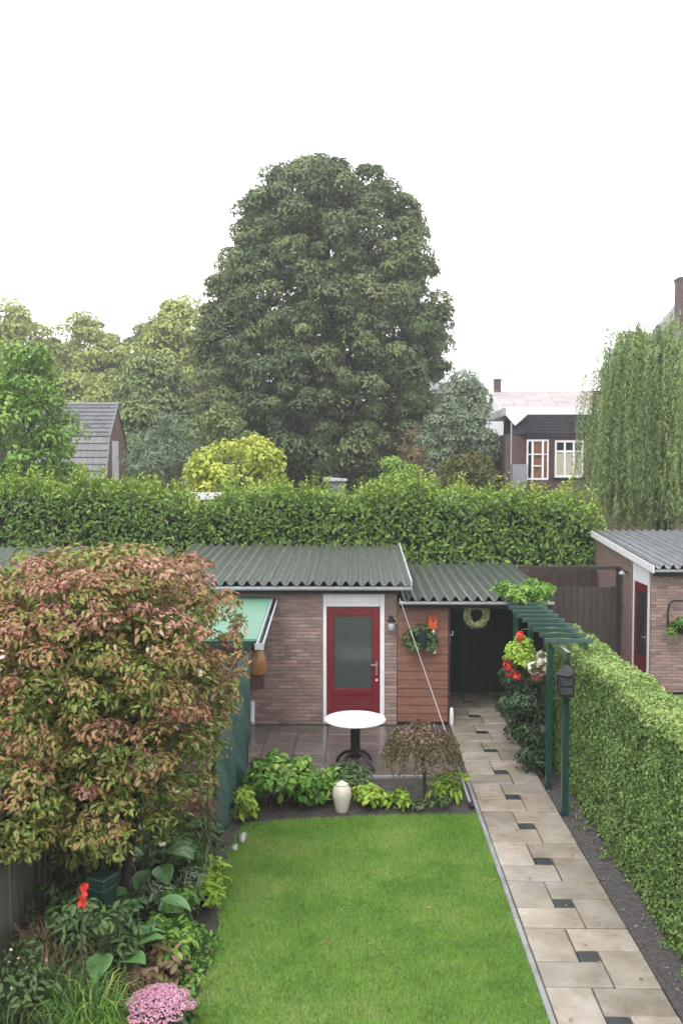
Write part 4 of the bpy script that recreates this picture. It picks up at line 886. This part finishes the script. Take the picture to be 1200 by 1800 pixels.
sd.npart('foliage', clump_leaves(spots(-1.7,-1.3,6.55,6.9,0.1,0.26,14), 0.1, 26, 0.07, 0.04, six=True), LM['dull'], kind='stuff')

# pale stones at the lawn edge by the net screen
def stone(c, s_, label):
    bm = bmesh.new(); bmesh.ops.create_icosphere(bm, subdivisions=2, radius=1.0)
    for v in bm.verts:
        f = 1 + 0.16*math.sin(v.co.x*4+c[0]*9)+0.12*math.sin(v.co.y*5+c[1]*7)
        v.co = Vector((v.co.x*s_[0]*f, v.co.y*s_[1]*f, v.co.z*s_[2]))
    me = bpy.data.meshes.new('stone'); bm.to_mesh(me); bm.free(); me.shade_smooth(); me.materials.append(M['pebble'])
    tag(link('stone', me, None, c), label, 'stone')
stone((-1.36, 10.65, 0.03), (0.05, 0.13, 0.05), 'pale stone at the lawn corner below the net screen')
stone((-1.42, 10.38, 0.02), (0.04, 0.08, 0.035), 'smaller brownish stone beside the pale lawn corner stone')
k = 380; P = np.stack([rng.uniform(2.63,2.98,k), rng.uniform(6.6,12.6,k), np.full(k,0.0)],1); sz = 0.006+0.016*rng.random(k)**3
oc = np.array([[1,0,0],[0,1,0],[-1,0,0],[0,-1,0],[0,0,.7],[0,0,-.7]],float); V = (P[:,None]+oc[None]*sz[:,None,None]*(0.7+0.6*rng.random((k,6,1)))).reshape(-1,3); F = (np.arange(k)[:,None,None]*6+np.array([[0,1,4],[1,2,4],[2,3,4],[3,0,4],[1,0,5],[2,1,5],[3,2,5],[0,3,5]])[None]).reshape(-1,3)
gv = link('gravel', np_mesh('gravel', V, F, M['gritstone']), kind='stuff'); gv['label'] = 'loose grit on the soil strip under the clipped hedge'; gv['category'] = 'gravel'
# scattered stones and fallen leaves in the soil strip and on the lawn
k = 30; P = np.concatenate([np.stack([rng.uniform(2.63,2.95,k), rng.uniform(6.8,12.5,k), np.full(k,0.006)],1), np.stack([rng.uniform(-1.4,1.5,18), rng.uniform(6.8,11.3,18), np.full(18,0.04)],1), np.stack([rng.uniform(1.6,2.6,14), rng.uniform(7,14,14), np.full(14,0.036)],1)])
az = rng.uniform(0,6.28,len(P)); D = np.stack([np.cos(az),np.sin(az),0.1*np.ones(len(P))],1); N = nrm(UP+rng.normal(size=P.shape)*0.25)
fl = link('leaf_litter', np_mesh('leaf_litter', *(lambda v: (v[0], v[1]))(cards(P,D,N,0.04,0.022,rng.random(len(P)),six=True)), LM['shrub'], np.repeat(rng.random(len(P)),6)), kind='stuff'); fl['label'] = 'small fallen leaves on soil strip, lawn and path'; fl['category'] = 'leaves'

# ================================================================== BEYOND THE HEDGE
# left neighbour's roof
lr = Thing('low_shed', 'low shed with mossy grey corrugated roof left of the brick shed', 'shed', (-6.4, 17.5, 0))
lr.part('wall', MB().box(-9, -3.9, 15.9, 19.4, 0, 2.33), M['pinkbrick'])
lr.part('door', MB().box(-5.9, -5.0, 15.84, 15.899, 0.02, 2.05), M['green'], bevel=0.004); lr.part('gutter', gutter(-9.1, -3.85, 15.62, 2.33, 0.055), M['zinc'])
lw = lr.part('window', MB().box(-7.8,-6.6,15.85,15.899,1.0,1.06).box(-7.8,-6.6,15.85,15.899,1.84,1.9).box(-7.8,-7.74,15.85,15.899,1.061,1.839).box(-6.66,-6.6,15.85,15.899,1.061,1.839), M['white']); lr.part('pane', MB().box(-7.739,-6.661,15.87,15.898,1.061,1.839), M['glassdark'], lw)
for i in range(5): lr.part('roof_sheet', corrugated(-9.1+i*1.04, -9.1+i*1.04+1.055, 15.6, 2.42+0.004*(i%2), 19.8, 2.68+0.004*(i%2)), M['roof3'])

# big chestnut
tp = [(19.8,-3.0,0.6),(19.3,-4.5,1.6),(18.5,-5.6,2.7),(17.6,-6.0,3.1),(16.6,-6.0,3.3),(16.1,-6.6,3.4),(15.0,-7.2,4.0),(13.5,-7.8,4.6),(12.3,-8.1,4.8),(10.5,-8.4,4.8),(8.7,-8.4,4.4),(6.9,-8.2,4.2),(5.1,-7.4,3.5),(3.4,-5.3,1.5)]
tree('chestnut_tree', 'huge dark chestnut tree with dense crown rising above everything', 'tree', (-1.6, 48, 0), tp, 48, LM['chestnut'], 800, 260, 0.21, 0.11, 0.66, trunk_r=0.55, limbs=40, flat=0.75, droop=0.35, up=0.4, depth=0.85, cvary=0.55, inner=0.5)

# wood at the left
for (x, y, z1, r_, lm, lab) in ((-27.2,72,16.8,5.2,'wood','olive yellow tree at the left edge of the wood'), (-23.0,77,17.0,5.2,'wood','rounded olive tree second from the left in the wood'), (-19.0,82,16.8,4.8,'wooddark','dark green tree in the middle of the wood'),
        (-13.4,70,16.9,4.6,'wood','yellow green tree just left of the huge chestnut'), (-32.5,78,18.0,5,'wooddark','dark tree beyond the left edge of the wood'), (-12.9,58,11.2,2.9,'wooddark','shorter green tree before the wood beside the chestnut'), (-25.2,84,16.5,5,'wood','olive tree filling the back of the wood on the left'), (-16.2,86,16.5,5,'wood','yellow green tree filling the back of the wood near the chestnut'), (-20.5,66,11.0,4.2,'wood','lower yellow green tree before the wood above the tiled house'), (-38,74,17,5,'wood','yellow tree far out at the left of the wood'), (-5,68,9.5,4.5,'wooddark','dim tree behind the left foot of the chestnut'), (2.6,68,9.0,4.5,'wooddark','dim tree behind the right foot of the chestnut')):
    tree('wood_tree', lab, 'tree', (x, y, 0), dome(x, y, 1.5, z1, r_), y, LM[lm], 210, 150, 0.34, 0.2, 0.95, group='trees of the left wood', trunk_r=0.3, limbs=14)
tree('young_tree', 'bright green young tree with large leaves before the tiled house', 'tree', (-10.0, 27, 0), [(8.3,-10.8,-9.8),(7.9,-11.7,-9.3),(7,-12.2,-9.0),(6.3,-12.2,-8.9),(5.6,-12,-8.3),(4.8,-11.8,-8.3),(4,-11.6,-8.6),(3,-11.5,-8.9)], 27, LM['bright'], 125, 85, 0.17, 0.11, 0.42, trunk_r=0.1, droop=0.6)
tree('grey_willow_bush', 'hazy grey green bush right of the tiled house', 'bush', (-6.9, 33, 0), dome(-6.9, 33, 1.0, 6.2, 1.75), 33, LM['grey'], 120, 110, 0.2, 0.05, 0.5, trunk_r=0.1, up=0.2, droop=-0.4)
tree('golden_tree', 'golden yellow leaved tree behind the laurel hedge', 'tree', (-3.5, 27, 0), [(5.25,-3.6,-2.9),(5.0,-4.4,-2.5),(4.6,-4.8,-2.2),(4.0,-4.9,-2.2),(3.2,-4.7,-2.4)], 27, LM['gold'], 48, 60, 0.16, 0.12, 0.36, trunk_r=0.08, droop=0.5, up=0.9)
tree('round_bush', 'rounded fresh green bush behind the middle of the laurel hedge', 'bush', (1.3, 28, 0), dome(1.3, 28, 1.5, 4.75, 1.1), 28, LM['bright'], 70, 80, 0.12, 0.07, 0.3, trunk_r=0.08)
tree('olive_bush', 'dark olive brown bush left of the dormer house', 'bush', (3.55, 29.5, 0), dome(3.55, 29.5, 1.5, 4.95, 1.35), 29.5, LM['olive'], 80, 80, 0.14, 0.06, 0.36, trunk_r=0.08)
tree('conical_tree', 'grey green pointed tree between chestnut and dormer house', 'tree', (5.1, 42, 0), [(8.6,4.5,5.0),(7.9,3.9,5.6),(7.0,3.4,6.0),(6.0,3.0,6.3),(4.5,2.9,6.5),(3,3.1,6.4)], 42, LM['grey'], 170, 190, 0.14, 0.07, 0.5, trunk_r=0.15)
tree('russet_bush', 'small russet bush at the right foot of the chestnut', 'bush', (2.1, 36, 0), dome(2.1, 36, 1.5, 5.8, 0.9), 36, LM['weep'], 50, 70, 0.14, 0.07, 0.32, trunk_r=0.06)
tree('edge_bush', 'green bush at the left foot of the chestnut behind golden tree', 'bush', (-5.9, 40, 0), dome(-5.9, 40, 1, 7.2, 2.2), 40, LM['wooddark'], 80, 90, 0.2, 0.1, 0.5, trunk_r=0.08)

# garden huts peeping over the hedge
gh = Thing('white_edged_hut', 'flat roofed hut with white roof edge below the golden tree', 'hut', (-4.4, 26.3, 0))
gh.part('wall', MB().box(-5.3,-3.5,25.6,27.6,0,3.55), M['greywall']); gh.part('roof_edge', MB().box(-5.4,-3.4,25.5,27.7,3.551,3.75), M['white'])
gh2 = Thing('grey_hut', 'small grey hut below the chestnut crown', 'hut', (-0.6, 31, 0))
gh2.part('wall', MB().box(-1.05,-0.4,30.5,31.8,0,4.0), M['greywall']); gh2.part('roof', MB().prism([(-1.12,4.0),(-0.33,4.0),(-0.33,4.06),(-1.12,4.12)],30.4,31.9), M['zinc'])

# tiled mansard house at the left
th = Thing('tiled_house', 'brick house with grey tiled mansard roof behind the young tree', 'house', (-12.5, 40, 0))
hx0, hx1 = -15.5, -10.4
outl = [(37.9,4.0),(38.5,5.75),(39.9,7.2),(41.3,5.75),(41.9,4.0)]
th.part('wall', MB().prismx([(38.05,0),(38.05,4.0)]+[(y+(0.1 if y<39.5 else -0.1 if y>40 else 0), z-0.12) for y, z in outl]+[(41.75,4.0),(41.75,0)], hx0, hx1-0.1), M['pinkbrick'])
trf = th.part('roof', MB().prismx(outl + [(41.8,4.0),(41.22,5.70),(39.9,7.1),(38.58,5.70),(38.0,4.0)], hx0, hx1-0.08), M['slate'])
tl = to_mesh('roof_tile', MB().add([(-0.14,0,0),(0.14,0,0),(0.14,0,0.035),(0.06,0,0.05),(-0.08,0,0.028),(-0.14,0,0.04),(-0.14,0.3,0),(0.14,0.3,0),(0.14,0.3,0.01),(0.06,0.3,0.02),(-0.08,0.3,0.01),(-0.14,0.3,0.012)], [(0,1,2,3,4,5),(6,11,10,9,8,7),(0,6,7,1),(1,7,8,2),(2,8,9,3),(3,9,10,4),(4,10,11,5),(5,11,6,0)]), M['tile'])
for (ya, za, yb, zb, rows) in ((37.9,4.0,38.5,5.75,6), (38.5,5.75,39.9,7.2,8)):
    ang = math.atan2(zb-za, yb-ya)
    for r_ in range(rows):
        f = r_/rows; y = ya+(yb-ya)*f; z = za+(zb-za)*f
        for c_ in range(13): th.piece('roof_tile', tl, (hx1-0.2-c_*0.285, y-0.03*math.sin(ang), z+0.03*math.cos(ang)), (ang-R(3), 0, R(rr(.5))), trf)
th.part('ridge', MB().tube([(hx0,39.9,7.22),(hx1,39.9,7.22)],0.09,8), M['tile'], trf)
th.part('verge', MB().bar((hx1-0.06,38.5,5.76),(hx1-0.06,39.9,7.21),0.05,0.09).bar((hx1-0.06,37.9,4.0),(hx1-0.06,38.5,5.75),0.05,0.09), M['greywall'], trf)
th.part('window', MB().box(hx1-0.099,hx1-0.05,39.0,39.9,3.9,5.6), M['white']); th.part('gutter', MB().bar((hx0,37.85,3.98),(hx1,37.85,3.98),0.12,0.1), M['trim'])

# dormer house at the right
dh = Thing('dormer_house', 'dark slate roofed brick house with white bay window behind the hedge', 'house', (10, 41, 0))
dw = dh.part('wall', MB().box(6.5,14,40.0,46,0,5.9), M['farbrick'])
droof = dh.part('roof', MB().prismx([(39.75,5.9),(40.5,6.78),(46,6.78),(46,5.9)], 7.35, 14), M['slate'])
sle = to_mesh('slate', MB().box(-0.115,0.115,0,0.2,-0.006,0.012), M['slate'], bevel=0.003)
ang = math.atan2(0.88, 0.75)
for r_ in range(6):
    f = r_/6
    for c_ in range(12): dh.piece('slate', sle, (7.5+c_*0.24+(0.12 if r_%2 else 0), 39.75+0.75*f-0.012, 5.9+0.88*f+0.012), (ang-R(3), 0, 0), droof)
dh.part('hip', MB().add([(6.7,40.0,5.9),(7.35,40.0,6.0),(7.35,40.5,6.78),(7.7,39.75,5.9),(6.7,40.5,5.9)], [(0,3,2),(0,2,4),(0,4,1,3)]), M['slate'], droof)
dh.part('roof_fascia', MB().box(6.6,14,40.55,46.2,6.781,7.12), M['white'])
dh.part('gable_trim', MB().prism([(6.45,6.78),(7.45,6.78),(6.9,6.28)],40.0,40.2), M['white'])
dh.part('downpipe', MB().tube([(6.72,39.93,6.4),(6.72,39.93,4.0)],0.03,6), M['trim'])
dh.part('bay_roof', MB().box(7.28,8.28,39.4,40.0,5.68,5.95), M['slate']); dh.part('bay_wall', MB().box(7.3,8.26,39.45,39.999,3.2,3.92), M['farbrick'])
bw = dh.part('bay_window', MB().box(7.31,7.37,39.44,39.52,3.93,5.67).box(7.52,7.60,39.43,39.52,3.93,5.67).box(7.96,8.04,39.43,39.52,3.93,5.67).box(8.19,8.25,39.44,39.52,3.93,5.67).box(7.371,7.519,39.435,39.52,5.58,5.67).box(7.601,7.959,39.435,39.52,5.58,5.67).box(8.041,8.189,39.435,39.52,5.58,5.67).box(7.601,7.959,39.435,39.52,5.0,5.05).box(7.601,7.959,39.435,39.52,4.5,4.55).box(7.371,7.519,39.435,39.52,5.0,5.04).box(8.041,8.189,39.435,39.52,5.0,5.04).box(7.371,7.519,39.435,39.52,3.93,4.0).box(7.601,7.959,39.435,39.52,3.93,4.0).box(8.041,8.189,39.435,39.52,3.93,4.0), M['white'])
for x0_, x1_, m_ in ((7.371,7.519,'glassdark'),(7.601,7.959,'roomwood'),(8.041,8.189,'roomwood')): dh.part('pane', MB().box(x0_,x1_,39.5,39.51,4.001,5.579), M[m_], bw)
dh.part('string_course', MB().box(8.3,14,39.9,39.999,5.82,5.9), M['greywall'])
w2 = dh.part('window', MB().box(8.62,9.86,39.93,39.999,4.02,4.12).box(8.62,9.86,39.93,39.999,5.55,5.64).box(8.62,9.86,39.935,39.999,5.12,5.2), M['white'])
for x in (8.62,9.01,9.40,9.78): dh.part('mullion', MB().box(x,x+0.08,39.925,39.998,4.121,5.549), M['white'], w2)
for k in range(3):
    dh.part('pane', MB().box(8.701+0.39*k,9.009+0.39*k,39.97,39.995,4.121,5.119), M['curtain'], w2); dh.part('top_light', MB().box(8.701+0.39*k,9.009+0.39*k,39.97,39.995,5.201,5.549), M['glassdark'], w2)
dh.part('window_sill', MB().box(8.55,9.95,39.88,39.999,3.94,4.02), M['slate'], w2)
dh.part('balcony_parapet', MB().box(6.7,7.3,39.3,39.999,3.6,4.6), M['greywall'])

# pink roofed house
ph_ = Thing('pink_roofed_house', 'white house with haze paled pink tiled roof and chimney far behind', 'house', (12, 62, 0))
ph_.part('wall', MB().prismx([(60.2,0),(60.2,8.3),(64,9.55),(67.8,8.3),(67.8,0)],9.6,20), M['white'])
pr = ph_.part('roof', MB().prismx([(59.8,8.3),(64,9.75),(68.2,8.3),(68.2,8.2),(64,9.6),(59.8,8.2)],9.4,20.2), M['pinktile'])
ptl = to_mesh('roof_tile', MB().box(-0.46,0.46,0,0.5,0,0.05), M['pinktile'], bevel=0.008); ang = math.atan2(1.45,4.2)
for r_ in range(9):
    for c_ in range(9): ph_.piece('roof_tile', ptl, (9.9+c_*0.93, 59.8+4.2*r_/9, 8.305+1.45*r_/9), (ang-R(2.5),0,0), pr)
ph_.part('bargeboard', MB().bar((9.36,59.75,8.2),(9.36,64,9.68),0.08,0.3), M['white'], pr)
ph_.part('chimney', MB().box(9.55,10.0,63.7,64.3,9.4,10.5).box(9.5,10.05,63.65,64.35,10.501,10.6), M['farbrick'], pr)
ph_.part('gutter', MB().bar((8.9,59.72,8.2),(20.2,59.72,8.2),0.14,0.14), M['white'])
fh = Thing('distant_house', 'distant grey house with chimney showing beside the chestnut', 'house', (8.5, 85, 0))
fh.part('wall', MB().box(6.6,12,85,92,0,11.4), M['greywall']); fh.part('roof', MB().prismx([(84.6,11.3),(88.5,12.6),(92.4,11.3)],6.4,12.2), M['tile']); fh.part('chimney', MB().box(9.0,9.6,87.8,88.6,12.0,13.3), M['farbrick'])

# gabled house at the right edge
gk = Thing('gabled_house', 'tall house with grey roof and chimney behind the weeping willow', 'house', (20.5, 50, 0))
gk.part('wall', MB().prism([(17.0,0),(24,0),(24,11),(20.5,15.0),(17.0,11)],50,58), M['pinkbrick'])
gr_ = gk.part('roof', MB().prism([(16.5,10.5),(20.5,15.3),(24.5,10.5),(24.2,10.5),(20.5,14.95),(16.8,10.5)],49.7,58.3), M['tile'])
gk.part('chimney', MB().box(17.75,18.6,51,51.8,11.5,14.8).box(17.7,18.65,50.95,51.85,14.801,14.95), M['farbrick'], gr_)
gk.part('bargeboard', MB().bar((16.45,49.65,10.5),(20.5,49.65,15.36),0.06,0.25,(0,1,0)), M['trim'], gr_)
for x in (18.6, 21.2): wq = gk.part('window', MB().box(x,x+1.2,49.9,49.999,8.2,9.8), M['white']); gk.part('pane', MB().box(x+0.1,x+1.1,49.88,49.899,8.3,9.7), M['glassdark'], wq)

# weeping willow
wi = Thing('weeping_willow', 'weeping willow with long hanging strands at the right edge', 'tree', (10.0, 30, 0))
wi.part('trunk', MB().tube([(10.0,30,0),(10.05,30,2.5),(9.9,30.1,5),(10.0,30,7.5)],[0.3,0.24,0.18,0.08],10), M['bark'])
out = []; mb = MB()
for br in range(88):
    a_ = rng.uniform(0, 6.283); rq = 2.4*(0.2 + 0.8*rng.random()**0.6); ex, ey = 9.9+rq*math.cos(a_), 30+rq*math.sin(a_); zt = 9.0 - 1.8*(rq/2.4)**2.0 + rr(.95)
    s0 = Vector((10.0, 30, random.uniform(4.8, 7.4))); e0 = Vector((ex, ey, zt)); md_ = s0.lerp(e0, 0.6) + Vector((0, 0, 0.55))
    pts = [s0, s0.lerp(md_, 0.6) + Vector((0, 0, 0.2)), md_, e0]; mb.tube(pts, [0.06, 0.045, 0.03, 0.01], 5); tone = rng.random(); low = rng.uniform(2.2, 5.0) if rng.random() < 0.35 else rng.uniform(2.1, 3.2)
    for q in range(15):
        f = rng.uniform(0.35, 1.0); c = md_.lerp(e0, (f-0.35)/0.65) + Vector((rng.normal()*0.13, rng.normal()*0.13, 0.05)); zb = min(c.z - 0.7, low + rng.uniform(0, 1.4)); m_ = int((c.z-zb)/0.075)
        tt = np.linspace(0, 1, m_); sw = rng.normal(size=2)*0.34; bow = 0.2*np.sin(np.minimum(tt*4, 1.57))
        P = np.stack([c.x+bow*math.cos(a_)+sw[0]*tt**1.5+0.03*np.sin(tt*9+q), c.y+bow*math.sin(a_)+sw[1]*tt**1.5, c.z-(c.z-zb)*tt], 1); P = np.concatenate([P, P+rng.normal(size=P.shape)*0.035])
        D = rng.normal(size=P.shape)*0.5-UP; N = rng.normal(size=P.shape)
        out.append(cards(P, D, N, 0.16, 0.034, np.clip(0.55*tone+0.5*rng.random(len(P)), 0, 1), fold=0.1))
wi.npart('strands', join(out), LM['willow'], kind='stuff'); wi.part('limbs', mb, M['bark'])

# ------------------------------------------------------------------ rainy air
hz = link('haze', to_mesh('haze', MB().box(-155, 155, -14, 155, -1.1, 24), None)); hz['kind'] = 'stuff'; hz['label'] = 'thin rainy haze over the gardens'
hm = bpy.data.materials.new('haze_air'); hm.use_nodes = True; t = hm.node_tree; t.nodes.clear()
pv = t.nodes.new('ShaderNodeVolumePrincipled'); pv.inputs['Color'].default_value = (0.96, 0.97, 1, 1); pv.inputs['Density'].default_value = 0.0010; pv.inputs['Anisotropy'].default_value = 0.2
ou = t.nodes.new('ShaderNodeOutputMaterial'); t.links.new(pv.outputs[0], ou.inputs['Volume'])
hz.data.materials.clear(); hz.data.materials.append(hm)
